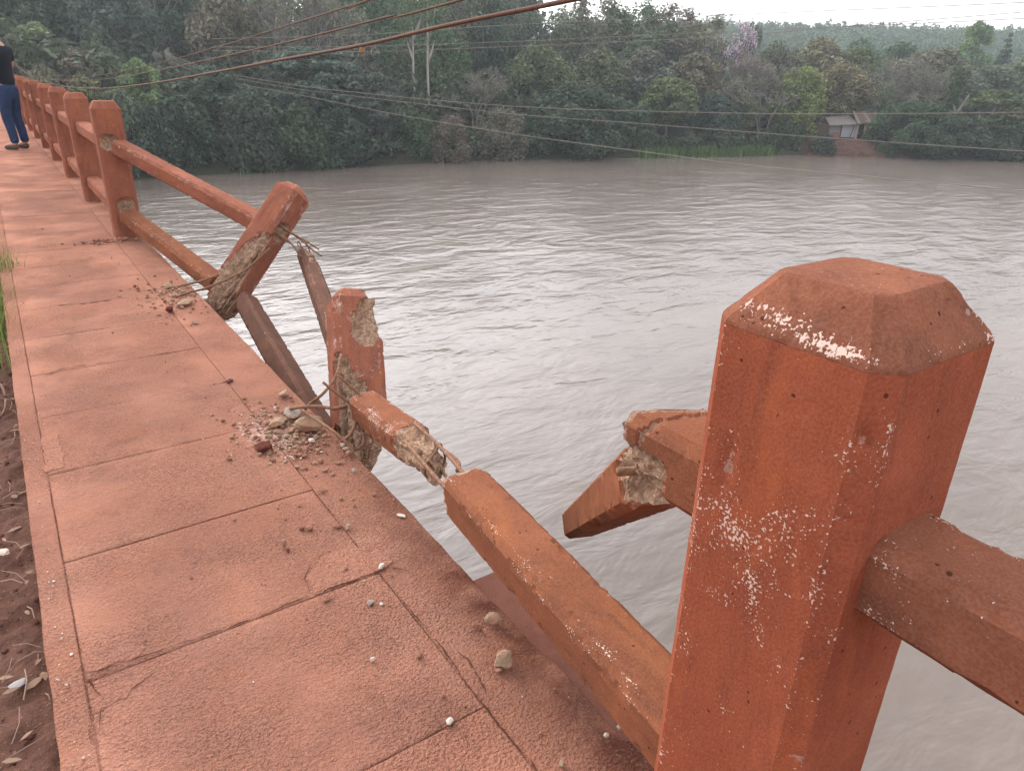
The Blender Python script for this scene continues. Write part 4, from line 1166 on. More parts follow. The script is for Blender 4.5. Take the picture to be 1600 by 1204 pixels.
def mat_leaf(name, col, trans=0.35):
    m = NT(name)
    geo = m.n('ShaderNodeNewGeometry')
    oi = m.n('ShaderNodeObjectInfo')
    base = col if col is not None else oi.outputs['Color']
    rnd = geo.outputs['Random Per Island']
    hs = m.n('ShaderNodeHueSaturation')
    if isinstance(base, tuple): hs.inputs['Color'].default_value = (*base, 1)
    else: m.t.links.new(base, hs.inputs['Color'])
    m.set(hs.inputs['Hue'], m.math('ADD', 0.485, m.math('MULTIPLY', rnd, 0.03)))
    m.set(hs.inputs['Value'], m.math('ADD', 0.45, m.math('MULTIPLY', rnd, 1.25)))
    big = m.noise(geo.outputs['Position'], 0.55, 3, 0.6)
    c = m.mix(m.ramp(big, 0.35, 0.7), hs.outputs[0], m.mix(0.45, hs.outputs[0], (0.075, 0.080, 0.055)))
    d = m.n('ShaderNodeBsdfPrincipled')
    m.t.links.new(c, d.inputs['Base Color']); d.inputs['Roughness'].default_value = 0.65
    d.inputs['Specular IOR Level'].default_value = 0.12
    tr = m.n('ShaderNodeBsdfTranslucent')
    m.t.links.new(c, tr.inputs['Color'])
    mx = m.n('ShaderNodeMixShader'); mx.inputs[0].default_value = trans
    m.t.links.new(d.outputs[0], mx.inputs[1]); m.t.links.new(tr.outputs[0], mx.inputs[2])
    m.t.links.new(mx.outputs[0], m.out.inputs['Surface'])
    return m.m
GRASS = mat_leaf('grass_blade', (0.17, 0.22, 0.06), 0.4)
REED = mat_leaf('reed_blade', (0.105, 0.175, 0.055), 0.4)
def blades(name, spots, mat, label, cat='grass', wid=0.0022, lean=0.6):
    V, F = [], []
    for cx, cy, cz, rx, ry, n, h0, h1 in spots:
        for _ in range(n):
            x, y = rs.gauss(cx, rx), rs.gauss(cy, ry); h = rs.uniform(h0, h1); a = rs.random() * 6.28; l = rs.random() * lean * h
            dx, dy = math.cos(a), math.sin(a); w = wid * rs.uniform(.7, 1.5); b = len(V)
            for t in (0, .4, .75, 1.0):
                px, py, pz = x + dx * l * t * t, y + dy * l * t * t, cz + h * (t - 0.35 * t * t * l / h)
                ww = w * (1 - t * 0.85)
                V.append((px - dy * ww, py + dx * ww, pz)); V.append((px + dy * ww, py - dx * ww, pz))
            for k in range(3): F.append((b + 2 * k, b + 2 * k + 1, b + 2 * k + 3, b + 2 * k + 2))
    return tag(obj(name, mesh(name, V, F, mat)), label, cat, kind='stuff')
blades('grass', [(-0.20, 7.55, -0.10, .05, .25, 70, .10, .24), (-0.175, 5.95, -0.09, .03, .16, 150, .12, .30), (-0.13, 5.88, -0.01, .05, .06, 60, .07, .22), (-0.19, 4.75, -0.10, .03, .30, 170, .14, .32), (-0.18, 5.3, -0.10, .03, .3, 110, .10, .26), (-0.215, 4.2, -0.10, .03, .2, 40, .08, .2), (-0.25, 6.8, -0.1, .05, .3, 60, .1, .2)], GRASS, 'green grass tufts growing against the kerb', lean=0.9)
spr = []
for t in np.linspace(0, 1, 48):
    x = 58.5 + 17.5 * t; y = float(np.interp(x, SH[:, 0], SH[:, 1])) + 0.5
    spr.append((x, y, -6.6, .5, .6, 60, .7, 1.5))
blades('reeds', spr, REED, 'bright green reed strip along the far waterline', 'reeds', 0.05, 0.5)
spr = []
for x in (32.5, 33.5, 34.5, 35.5, 10.5, 17.2, 18.0):
    spr.append((x, float(np.interp(x, SH[:, 0], SH[:, 1])) + (4 if 30 < x < 40 else 0.4), -5.2 if 30 < x < 40 else -6.6, .6, .6, 60, .5, 1.1))
blades('bank_grass', spr, REED, 'patches of bright grass on the far bank below the trees', 'grass', 0.05, 0.5)

# ------------------------------------------------------------------ person
def skin(name, J, E, mat, parent, sub=2, root=None):
    names = list(J)
    me = bpy.data.meshes.new(name)
    me.from_pydata([J[k][0] for k in names], [(names.index(a), names.index(b)) for a, b in E], [])
    o = bpy.data.objects.new(name, me); COL.objects.link(o)
    o.modifiers.new('skin', 'SKIN').use_smooth_shade = True
    sm = o.modifiers.new('sub', 'SUBSURF'); sm.levels = sub; sm.render_levels = sub
    if not me.skin_vertices: me.skin_vertices.new()
    for i, k in enumerate(names):
        r = J[k][1]
        me.skin_vertices[0].data[i].radius = r if isinstance(r, tuple) else (r, r)
        me.skin_vertices[0].data[i].use_root = (k == (root or names[0]))
    bpy.context.view_layer.update()
    dg = bpy.context.evaluated_depsgraph_get()
    m2 = bpy.data.meshes.new_from_object(o.evaluated_get(dg))
    bpy.data.objects.remove(o)
    m2.name = name; m2.materials.clear(); m2.materials.append(mat)
    m2.polygons.foreach_set('use_smooth', [True] * len(m2.polygons))
    return obj(name, m2, parent)
SKIN = simple('skin', (0.42, 0.22, 0.15), 0.55, 0.3)
SHIRT = simple('black_cotton', (0.012, 0.014, 0.022), 0.85, 0.2, 0.3, 12)
JEANS = simple('blue_denim', (0.022, 0.040, 0.095), 0.85, 0.2, 0.45, 14)
SHOE = simple('dark_suede', (0.085, 0.066, 0.055), 0.8, 0.2, 0.3)
HAIR = simple('dark_hair', (0.015, 0.012, 0.01), 0.6)
pm = Matrix.Translation((0.345, 14.62, 0.002)) @ Matrix.Rotation(math.radians(52), 4, 'Z') @ Matrix.Scale(1.05, 4)
person = tag(empty('person', mat=pm), 'person in black short sleeved shirt and blue jeans on the walk at left edge', 'person')
J = {'pelvis': ((0, 0, .95), (.095, .075)), 'waist': ((0, 0.01, 1.10), (.10, .08)), 'chest': ((0, 0.0, 1.32), (.145, .105)), 'upper': ((0, -.01, 1.43), (.10, .08)), 'neck': ((0, 0, 1.51), .052), 'jaw': ((0, .03, 1.575), (.058, .066)), 'skull': ((0, .012, 1.66), (.073, .088)), 'crown': ((0, .0, 1.725), (.055, .066)), 'nose': ((0, .122, 1.635), .012)}
E_ = [('pelvis', 'waist'), ('waist', 'chest'), ('chest', 'upper'), ('upper', 'neck'), ('neck', 'jaw'), ('jaw', 'skull'), ('skull', 'crown'), ('skull', 'nose')]
JS, ES, JJ, EJ = {}, [], {}, []
for s, sd in ((1, 'r'), (-1, 'l')):
    J.update({'sh' + sd: ((s * .17, -.01, 1.425), .058), 'el' + sd: ((s * .255, .03, 1.18), .043), 'wr' + sd: ((s * .06, .235, 1.19 - .04 * s), .030), 'pa' + sd: ((-s * .02, .262, 1.20 - .04 * s), (.038, .018)),
              'hi' + sd: ((s * .09, 0, .88), .066), 'kn' + sd: ((s * .105, .035, .49), .058), 'an' + sd: ((s * .11, -.015, .09), .040), 'to' + sd: ((s * .125, .15, .045), .035)})
    E_ += [('upper', 'sh' + sd), ('sh' + sd, 'el' + sd), ('el' + sd, 'wr' + sd), ('wr' + sd, 'pa' + sd), ('pelvis', 'hi' + sd), ('hi' + sd, 'kn' + sd), ('kn' + sd, 'an' + sd), ('an' + sd, 'to' + sd)]
    for f in range(4):
        z = 1.228 - .04 * s - f * .020; l = (.066, .074, .070, .055)[f]
        J['f%d%s' % (f, sd)] = ((-s * (.05 + l * .4), .270, z), .0095); J['g%d%s' % (f, sd)] = ((-s * (.05 + l * .9), .252, z - .004), .0085)
        E_ += [('pa' + sd, 'f%d%s' % (f, sd)), ('f%d%s' % (f, sd), 'g%d%s' % (f, sd))]
    J['t0' + sd] = ((-s * .01, .270, 1.245 - .04 * s), .011); J['t1' + sd] = ((-s * .04, .285, 1.262 - .04 * s), .009)
    E_ += [('wr' + sd, 't0' + sd), ('t0' + sd, 't1' + sd)]
body = skin('body', J, E_, SKIN, person, 2, 'pelvis')
JS = {'hem': ((0, 0, .85), (.172, .138)), 'waist': ((0, .01, 1.08), (.155, .125)), 'chest': ((0, 0, 1.31), (.172, .132)), 'upper': ((0, -.01, 1.43), (.125, .098)), 'collar': ((0, 0, 1.482), .066)}
ES = [('hem', 'waist'), ('waist', 'chest'), ('chest', 'upper'), ('upper', 'collar')]
for s, sd in ((1, 'r'), (-1, 'l')):
    JS['sh' + sd] = ((s * .175, -.01, 1.42), .075); JS['sl' + sd] = ((s * .228, .012, 1.245), .066)
    ES += [('upper', 'sh' + sd), ('sh' + sd, 'sl' + sd)]
skin('shirt', JS, ES, SHIRT, person, 2, 'hem')
JJ = {'belt': ((0, 0, .99), (.142, .112)), 'seat': ((0, -.01, .90), (.145, .122))}
EJ = [('belt', 'seat')]
for s, sd in ((1, 'r'), (-1, 'l')):
    JJ.update({'th' + sd: ((s * .092, 0, .80), .100), 'kn' + sd: ((s * .107, .035, .49), .074), 'ca' + sd: ((s * .11, .0, .27), .066), 'cu' + sd: ((s * .112, -.012, .085), .062)})
    EJ += [('seat', 'th' + sd), ('th' + sd, 'kn' + sd), ('kn' + sd, 'ca' + sd), ('ca' + sd, 'cu' + sd)]
skin('jeans', JJ, EJ, JEANS, person, 2, 'belt')
for s, sd in ((1, 'r'), (-1, 'l')):
    skin('shoe', {'heel': ((s * .112, -.05, .045), (.042, .044)), 'mid': ((s * .118, .05, .045), (.045, .044)), 'toe': ((s * .13, .16, .034), (.046, .032))}, [('heel', 'mid'), ('mid', 'toe')], SHOE, person, 2)
bm = bmesh.new(); bmesh.ops.create_uvsphere(bm, u_segments=20, v_segments=14, radius=1.0)
bmesh.ops.delete(bm, geom=[v for v in bm.verts if v.co.z < -0.35 or (v.co.y > 0.45 and v.co.z < 0.35)], context='VERTS')
for v in bm.verts:
    v.co = Vector((v.co.x * .083, v.co.y * .100 + .004, v.co.z * .092 + 1.675)) * 1.0 + v.co.normalized() * .004 * noise.noise(v.co * 20)
me = bpy.data.meshes.new('hair'); bm.to_mesh(me); bm.free(); me.materials.append(HAIR); obj('hair', me, person)
for s in (1, -1):
    bm = bmesh.new(); bmesh.ops.create_uvsphere(bm, u_segments=8, v_segments=6, radius=.009, matrix=Matrix.Translation((s * .031, .090, 1.655)))
    me = bpy.data.meshes.new('eye'); bm.to_mesh(me); bm.free(); me.materials.append(HAIR); obj('eye', me, person)

# ------------------------------------------------------------------ shack on the far bank
WOOD = simple('weathered_boards', (0.13, 0.085, 0.065), 0.9, 0.1, 0.45, 3)
WOOD2 = simple('brown_boards', (0.19, 0.105, 0.075), 0.9, 0.1, 0.4, 3)
ROOF = simple('brown_roofing', (0.13, 0.088, 0.068), 0.9, 0.1, 0.4, 4)
ROOF2 = simple('grey_sheet_roofing', (0.19, 0.165, 0.15), 0.7, 0.2, 0.3, 3)
GREYW = simple('grey_sheeting', (0.23, 0.22, 0.22), 0.8, 0.2, 0.3, 3)
PALE = simple('pale_sheet', (0.36, 0.36, 0.385), 0.7, 0.2, 0.1, 2)
PINK = simple('faded_pink_column', (0.52, 0.38, 0.34), 0.8, 0.2, 0.15, 4)
REDP = simple('red_cloth', (0.45, 0.05, 0.04), 0.8)
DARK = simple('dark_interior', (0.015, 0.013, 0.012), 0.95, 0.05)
xa = Vector((5.6, -3.85, 0)).normalized()
ms = Matrix.Identity(4)
za = Vector((0, 0, 1)); ya = za.cross(xa)
for i in range(3): ms[i][0], ms[i][1], ms[i][2] = xa[i], ya[i], za[i]
ms.translation = Vector((87.2, 55.2, -5.05))
shack = tag(empty('shack', mat=ms), 'small brown shack with a white panel wall on the far riverbank', 'shack')
def part(name, b, mat, par=shack, bev=0.015): return bevel_box(name, *b, mat, par, bev)
part('floor', (-0.2, 7.2, -0.6, 4.4, 0.0, 0.22), WOOD)
w = part('wall', (4.9, 6.7, 0.35, 0.47, 0.22, 2.35), WOOD2)
wi = part('window', (5.55, 6.05, 0.30, 0.347, 1.35, 1.9), PALE, w)
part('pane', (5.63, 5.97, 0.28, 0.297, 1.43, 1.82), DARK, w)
part('wall', (1.45, 3.35, 0.20, 0.30, 0.35, 1.95), PALE)
part('wall', (0.0, 1.4, 0.25, 0.35, 0.95, 1.75), GREYW)
part('wall', (0.0, 1.4, 0.22, 0.33, 0.22, 0.945), simple('rust_boards', (0.26, 0.14, 0.10), 0.9, 0.1, 0.3, 3))
part('wall', (0.0, 6.7, 3.9, 4.0, 0.22, 2.6), WOOD)
part('wall', (6.703, 6.8, 0.47, 4.0, 0.22, 2.4), WOOD2)
part('wall', (-0.1, -0.003, 0.35, 4.0, 0.22, 1.9), WOOD)
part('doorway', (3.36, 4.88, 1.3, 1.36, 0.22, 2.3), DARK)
for x, h, mt in ((1.42, 2.0, WOOD), (3.42, 2.2, PINK), (4.4, 2.4, PINK), (4.75, 2.35, WOOD), (6.85, 2.2, PINK), (5.25, 2.2, WOOD)):
    part('post', (x - 0.06 if mt is WOOD else x - 0.13, x + 0.06 if mt is WOOD else x + 0.13, 0.02, 0.15, 0.22, h), mt)
part('railing', (3.45, 4.3, 0.05, 0.12, 0.85, 0.95), WOOD)
part('red_cloth', (4.25, 4.62, -0.08, 0.0, 0.3, 0.85), REDP)
for x in (0.3, 2.2, 4.2, 6.4): part('stilt', (x - 0.07, x + 0.07, -0.5, -0.36, -1.6, -0.003), WOOD)
# leaning bare pole in front of the white panel
tube('prop_pole', [(2.35, -0.35, -0.9), (2.45, -0.3, 0.2), (2.75, -0.2, 1.3), (2.85, -0.15, 2.0)], 0.045, WOOD, shack, 6, 3)
def roof_slab(name, pts, th, mat):
    V = [Vector(p) for p in pts] + [Vector(p) - Vector((0, 0, th)) for p in pts]
    F = [(0, 1, 2, 3), (7, 6, 5, 4), (0, 4, 5, 1), (1, 5, 6, 2), (2, 6, 7, 3), (3, 7, 4, 0)]
    return obj(name, mesh(name, V, F, mat), shack)
r1 = roof_slab('roof', [(3.1, -0.35, 2.02), (7.3, -0.35, 2.30), (7.1, 2.1, 3.45), (3.3, 2.1, 3.40)], 0.10, ROOF)
roof_slab('roof', [(3.3, 2.103, 3.40), (7.1, 2.103, 3.45), (7.3, 4.5, 2.3), (3.1, 4.5, 2.2)], 0.10, ROOF)
roof_slab('roof', [(-0.3, -0.3, 1.78), (3.4, -0.3, 2.02), (3.3, 3.0, 2.95), (0.3, 3.0, 2.6)], 0.07, ROOF2)
for k in range(9):   # lapped strips of the front slope, each a piece
    u0 = k / 9
    x0, x1 = 3.1 + 0.46 * k, 3.1 + 0.46 * k + 0.44
    roof_slab('roof_strip', [(x0, -0.40, 2.06 + 0.03 * k + 0.02 * (k % 2)), (x1, -0.40, 2.07 + 0.03 * k + 0.02 * (k % 2)), (min(x1, 7.1), 2.12, 3.47), (min(max(x0, 3.3), 6.9), 2.12, 3.46)], 0.03, ROOF if k % 3 else ROOF2)
for k, (x, y, h) in enumerate(((80.35, 58.5, 1.05), (80.95, 58.0, 0.65), (81.35, 57.8, 0.85))):
    V, F = [], []
    tube_vf([(x, y - 2.6, -6.9), (x + 0.05 * k, y - 2.6, -6.5 + h)], 0.06, 6, V, F)
    tag(obj('stake', mesh('stake', V, F, PINK)), ('tallest pale stake' if k == 0 else 'shortest pale stake' if k == 1 else 'slanting pale stake') + ' at the waterline left of the red earth bank', 'stake', 'pale stakes at the waterline')

# ------------------------------------------------------------------ trees: unit prototypes (radius 1, height 1), scaled per tree
LEAF = mat_leaf('foliage', None, 0.30)
def mat_bark():
    m = NT('bark')
    oi = m.n('ShaderNodeObjectInfo')
    v = m.objvec()
    n = m.noise(m.scale(v, (3, 3, 1)), 9, 4, 0.6)
    m.principled(m.mix(m.ramp(n, 0.3, 0.7), oi.outputs['Color'], m.mix(0.5, oi.outputs['Color'], (0.03, 0.025, 0.02))), 0.9, 0.1)
    return m.m
BARK = mat_bark()
def leaf_quads(C_, R_, n, size, seed, zs=1.0, up=0.25, aspect=0.6, shell=(0.55, 1.05), droop=0.0, asp=1.0):
    """n leaf sprays spread over the outside of clumps; C_ centres, R_ radii"""
    g = np.random.default_rng(seed)
    C_ = np.array(C_); R_ = np.array(R_)
    k = g.choice(len(C_), n, p=R_ ** 2 / np.sum(R_ ** 2))
    d = g.normal(size=(n, 3)); d[:, 2] += up
    d /= np.linalg.norm(d, axis=1, keepdims=True)
    rr = R_[k] * (shell[0] + (shell[1] - shell[0]) * g.random(n) ** 0.7)
    P = C_[k] + d * rr[:, None] * np.array([1, 1, zs])
    nn = d + g.normal(size=(n, 3)) * 0.75; nn[:, 2] += 0.35
    nn /= np.linalg.norm(nn, axis=1, keepdims=True)
    t = np.cross(nn, g.normal(size=(n, 3))); t[:, 2] -= droop; t /= np.linalg.norm(t, axis=1, keepdims=True)
    b = np.cross(nn, t)
    s = size * (0.55 + 0.9 * g.random(n))
    a, c = t * s[:, None], b * (s * aspect)[:, None]
    bend = nn * (s * 0.25)[:, None]
    for q in (a, c, bend): q[:, 2] /= asp
    V = np.stack([P - a, P - c * 0.9 + bend, P + a, P + c * 0.9 + bend], 1).reshape(-1, 3)
    F = np.arange(4 * n).reshape(n, 4)
    return V, F
def branch_vf(segs, sides=5):
    V, F = [], []
    for pts, r0, r1 in segs: tube_vf(pts, r0, sides, V, F, r1=r1)
    return V, F
def clumps(seed, n, z0, z1, prof, r0, r1, inner=0.35):
    g = random.Random(seed)
    C_, R_ = [], []
    for i in range(n):
        z = z0 + (z1 - z0) * ((i + g.random()) / n)
        rad = prof((z - z0) / (z1 - z0))
        a = g.random() * 6.283; q = rad * (inner + (1 - inner) * math.sqrt(g.random()))
        r = g.uniform(r0, r1)
        q = max(0, q - r * 0.6)
        C_.append((math.cos(a) * q, math.sin(a) * q, z)); R_.append(r)
    return C_, R_
def limbs(C_, seed, base, fork, r0, every=2):
    g = random.Random(seed); S = []
    top = max(c[2] for c in C_)
    S.append(([(0, 0, base), (g.uniform(-.03, .03), g.uniform(-.03, .03), fork * 0.6), (g.uniform(-.05, .05), g.uniform(-.05, .05), (fork + top) / 2), (0, 0, top)], r0, r0 * 0.15))
    for i, c in enumerate(C_):
        if i % every: continue
        z = max(fork * 0.7, c[2] - 0.28 * math.hypot(c[0], c[1]) - 0.08)
        S.append(([(0, 0, z), (c[0] * .5, c[1] * .5, z + (c[2] - z) * .4), c], r0 * 0.38, r0 * 0.08))
    return S
PROTO = {}
def add_proto(kind, crown, wood):
    cm = mesh('crown', crown[0], crown[1], LEAF) if crown is not None else None
    wm = mesh('trunk', wood[0], wood[1], BARK, smooth=True) if wood is not None else None
    PROTO.setdefault(kind, []).append((cm, wm))
dome = lambda t: math.sqrt(max(0.0, 1 - (max(0, t - 0.25) / 0.78) ** 2)) * (0.8 + 0.2 * min(1, t * 4))
egg = lambda t: math.sin(math.pi * min(1, 0.12 + 0.84 * t)) ** 0.7
for s in range(4):
    C_, R_ = clumps(100 + s, 34, 0.02, 0.86, dome, 0.20, 0.36)
    add_proto('bush', leaf_quads(C_, R_, 9000, 0.058, 1 + s, 0.75, shell=(0.35, 1.08), asp=1.6), branch_vf(limbs(C_, s, -0.05, 0.2, 0.04, 3), 4))
for s in range(2):
    C_, R_ = clumps(140 + s, 60, 0.02, 0.90, dome, 0.13, 0.24)
    add_proto('darkbush', leaf_quads(C_, R_, 20000, 0.034, 41 + s, 0.8, shell=(0.35, 1.08), asp=1.3), branch_vf(limbs(C_, s, -0.05, 0.2, 0.03, 4), 4))
for s in range(2):
    C_, R_ = clumps(180 + s, 40, 0.02, 0.88, dome, 0.16, 0.30)
    B_ = []
    g = random.Random(s)
    for c in C_:
        for q in range(9):
            d = Vector((g.gauss(0, 1), g.gauss(0, 1), abs(g.gauss(0, 1)))).normalized() * g.uniform(0.15, 0.34)
            B_.append(([c, (c[0] + d.x * .6, c[1] + d.y * .6, c[2] + d.z * .35), (c[0] + d.x, c[1] + d.y, c[2] + d.z * .7)], 0.007, 0.002))
    add_proto('greybush', leaf_quads(C_, R_, 7500, 0.034, 61 + s, 0.8, shell=(0.3, 1.1), asp=1.7), branch_vf(limbs(C_, s, -0.05, 0.15, 0.03, 2) + B_, 3))
for s in range(5):
    C_, R_ = clumps(200 + s, 30, 0.30, 0.90, egg, 0.20, 0.36)
    add_proto('broad', leaf_quads(C_, R_, 9500, 0.052, 81 + s, 0.42, shell=(0.35, 1.1), asp=2.4), branch_vf(limbs(C_, s, -0.05, 0.35, 0.045)))
for s in range(2):
    C_, R_ = [], []
    g = random.Random(300 + s)
    for lay in range(9):
        z = 0.12 + 0.80 * lay / 8; rad = egg(0.18 + 0.72 * lay / 8)
        for q in range(7):
            a = g.random() * 6.28; d = rad * math.sqrt(g.random()) * 0.85
            C_.append((math.cos(a) * d, math.sin(a) * d, z - 0.07 * d + g.uniform(-.02, .02))); R_.append(g.uniform(.20, .34))
    add_proto('layer', leaf_quads(C_, R_, 12000, 0.045, 121 + s, 0.20, up=0.7, shell=(0.2, 1.05), asp=2.0), branch_vf(limbs(C_, s, -0.05, 0.15, 0.03, 3), 4))
for s in range(5):
    C_, R_ = clumps(400 + s, 21, 0.38, 0.94, lambda t: 0.45 + 0.55 * math.sin(math.pi * min(1, 0.1 + 0.75 * t)) ** 0.6, 0.18, 0.36, 0.25)
    add_proto('tall', leaf_quads(C_, R_, 4800, 0.045, 151 + s, 0.30, shell=(0.2, 1.15), droop=0.25, asp=3.4), branch_vf(limbs(C_, s, -0.05, 0.45, 0.042, 1)))
for s in range(2):
    C_, R_ = clumps(440 + s, 10, 0.62, 0.96, lambda t: 0.6 + 0.4 * egg(t), 0.2, 0.36, 0.2)
    add_proto('pole', leaf_quads(C_, R_, 1500, 0.06, 171 + s, 0.3, shell=(0.2, 1.2), droop=0.6, asp=6), branch_vf(limbs(C_, s, -0.05, 0.62, 0.078, 3), 7))
C_, R_ = clumps(460, 34, 0.08, 0.92, lambda t: egg(t) ** 0.6, 0.24, 0.38)
add_proto('yellow', leaf_quads(C_, R_, 12000, 0.056, 181, 0.45, shell=(0.6, 1.08), asp=3), branch_vf(limbs(C_, 3, -0.05, 0.1, 0.05), 4))
C_, R_ = clumps(470, 26, 0.25, 0.95, egg, 0.2, 0.34)
add_proto('light', leaf_quads(C_, R_, 7500, 0.055, 183, 0.3, up=0.6, asp=3), branch_vf(limbs(C_, 4, -0.05, 0.3, 0.04), 4))
C_, R_ = clumps(480, 20, 0.03, 0.96, lambda t: 0.65 + 0.35 * math.sin(t * 9), 0.4, 0.6)
add_proto('column', leaf_quads(C_, R_, 4500, 0.11, 185, 0.22, asp=6), branch_vf(limbs(C_, 5, -0.05, 0.4, 0.10, 5), 5))
C_ = [(0.0, 0.0, 0.12 + 0.86 * i / 13) for i in range(14)]
CC, RR = [], []
g = random.Random(5)
for i in range(14):
    z = 0.14 + 0.82 * i / 13; r = 1.0 - 0.86 * i / 13
    for q in range(6):
        a = g.random() * 6.28; CC.append((math.cos(a) * r * .55, math.sin(a) * r * .55, z)); RR.append(r * 0.42 + .04)
add_proto('conifer', leaf_quads(CC, RR, 5200, 0.075, 187, 0.14, up=-0.2, droop=0.8, asp=5), branch_vf([([(0, 0, -.05), (0, 0, .98)], 0.06, 0.01)], 6))
def bare(seed, crownlo=0.25, leaves=0, lsize=0.03, spread=0.62, depth=6):
    g = random.Random(seed); S = []; tips = []
    def grow(p, d, l, r, k):
        mid = p + d * l * .5 + Vector((g.gauss(0, 1), g.gauss(0, 1), g.gauss(0, 1))) * l * .07
        q = p + d * l
        S.append(([p, mid, q], r, max(0.0020, r * .68)))
        if k == 0: tips.append(tuple(q)); return
        for _ in range(3 if k < depth - 1 and g.random() < .55 else 2):
            nd = (d + Vector((g.gauss(0, 1), g.gauss(0, 1), g.gauss(0, .7))) * spread).normalized()
            nd.z = nd.z * 0.8 + 0.22; nd.normalize()
            grow(q, nd, l * g.uniform(.62, .86), max(0.0026, r * g.uniform(.58, .76)), k - 1)
    for q in range(3):
        a = q * 2.1 + g.random()
        grow(Vector((0, 0, 0.0)), Vector((math.cos(a) * .35, math.sin(a) * .35, 1)).normalized(), crownlo, 0.019, depth)
    P = np.concatenate([np.array(s_[0]).reshape(-1, 3) for s_ in [(list(map(tuple, t[0])),) for t in S]])
    sx = np.percentile(np.abs(P[:, :2]), 97); sz = np.percentile(P[:, 2], 99.5)
    S2 = [([(p[0] / sx, p[1] / sx, p[2] / sz) for p in pts], r0 / max(sx, .5), r1 / max(sx, .5)) for pts, r0, r1 in S]
    tips = [(t[0] / sx, t[1] / sx, t[2] / sz) for t in tips]
    cr = leaf_quads(tips, [0.10] * len(tips), leaves, lsize, seed, 0.5, shell=(0, 1.2), asp=2.4) if leaves else None
    return cr, branch_vf(S2, 3)
for s in range(3): add_proto('bare', *bare(500 + s, 0.22, 2200, 0.030))
add_proto('darkbare', *bare(521, 0.26, 900, 0.030))
add_proto('lilac', *bare(531, 0.26, 2400, 0.040))
S_ = [([(-.2, 0, -.05), (0.1, 0, .3), (0.5, 0.1, .62), (1.0, .1, 1.0)], 0.10, 0.05), ([(0.5, 0.1, .62), (0.2, .2, .85)], 0.05, 0.02), ([(0.75, .1, .8), (1.3, .1, .88)], 0.04, 0.015)]
add_proto('lean', None, branch_vf(S_, 6))

PAL = {'bush': [(0.048, 0.074, 0.046), (0.060, 0.086, 0.050), (0.070, 0.096, 0.054)], 'darkbush': [(0.068, 0.076, 0.056), (0.052, 0.078, 0.046)], 'greybush': [(0.105, 0.095, 0.076), (0.090, 0.088, 0.066)],
       'broad': [(0.075, 0.108, 0.060), (0.10, 0.122, 0.070), (0.13, 0.135, 0.088), (0.060, 0.090, 0.055)], 'layer': [(0.060, 0.092, 0.070), (0.068, 0.095, 0.066)], 'tall': [(0.10, 0.135, 0.078), (0.125, 0.138, 0.088), (0.075, 0.108, 0.068)],
       'pole': [(0.085, 0.12, 0.060)], 'yellow': [(0.185, 0.175, 0.062)], 'light': [(0.14, 0.19, 0.095)], 'column': [(0.040, 0.062, 0.030)], 'conifer': [(0.040, 0.060, 0.045)], 'bare': [(0.15, 0.135, 0.115)], 'darkbare': [(0.10, 0.10, 0.075)], 'lilac': [(0.42, 0.34, 0.43)], 'lean': [(0.2, 0.2, 0.2)]}
WOODC = {'pole': (0.52, 0.47, 0.42), 'bare': (0.29, 0.26, 0.24), 'darkbare': (0.06, 0.05, 0.045), 'lilac': (0.20, 0.17, 0.16), 'lean': (0.38, 0.34, 0.30), 'greybush': (0.17, 0.15, 0.13), 'tall': (0.30, 0.27, 0.235), 'broad': (0.20, 0.175, 0.15)}
HINT = [('brown', (0.155, 0.130, 0.090)), ('grey', (0.130, 0.128, 0.098)), ('olive', (0.115, 0.120, 0.066)), ('bright green', (0.090, 0.128, 0.062)), ('fresh green', (0.062, 0.098, 0.050)), ('light green', (0.092, 0.128, 0.075)), ('bluish', (0.072, 0.120, 0.092)), ('dark', (0.050, 0.074, 0.048))]
CATN = {'bush': 'bush', 'darkbush': 'bush', 'greybush': 'bush'}
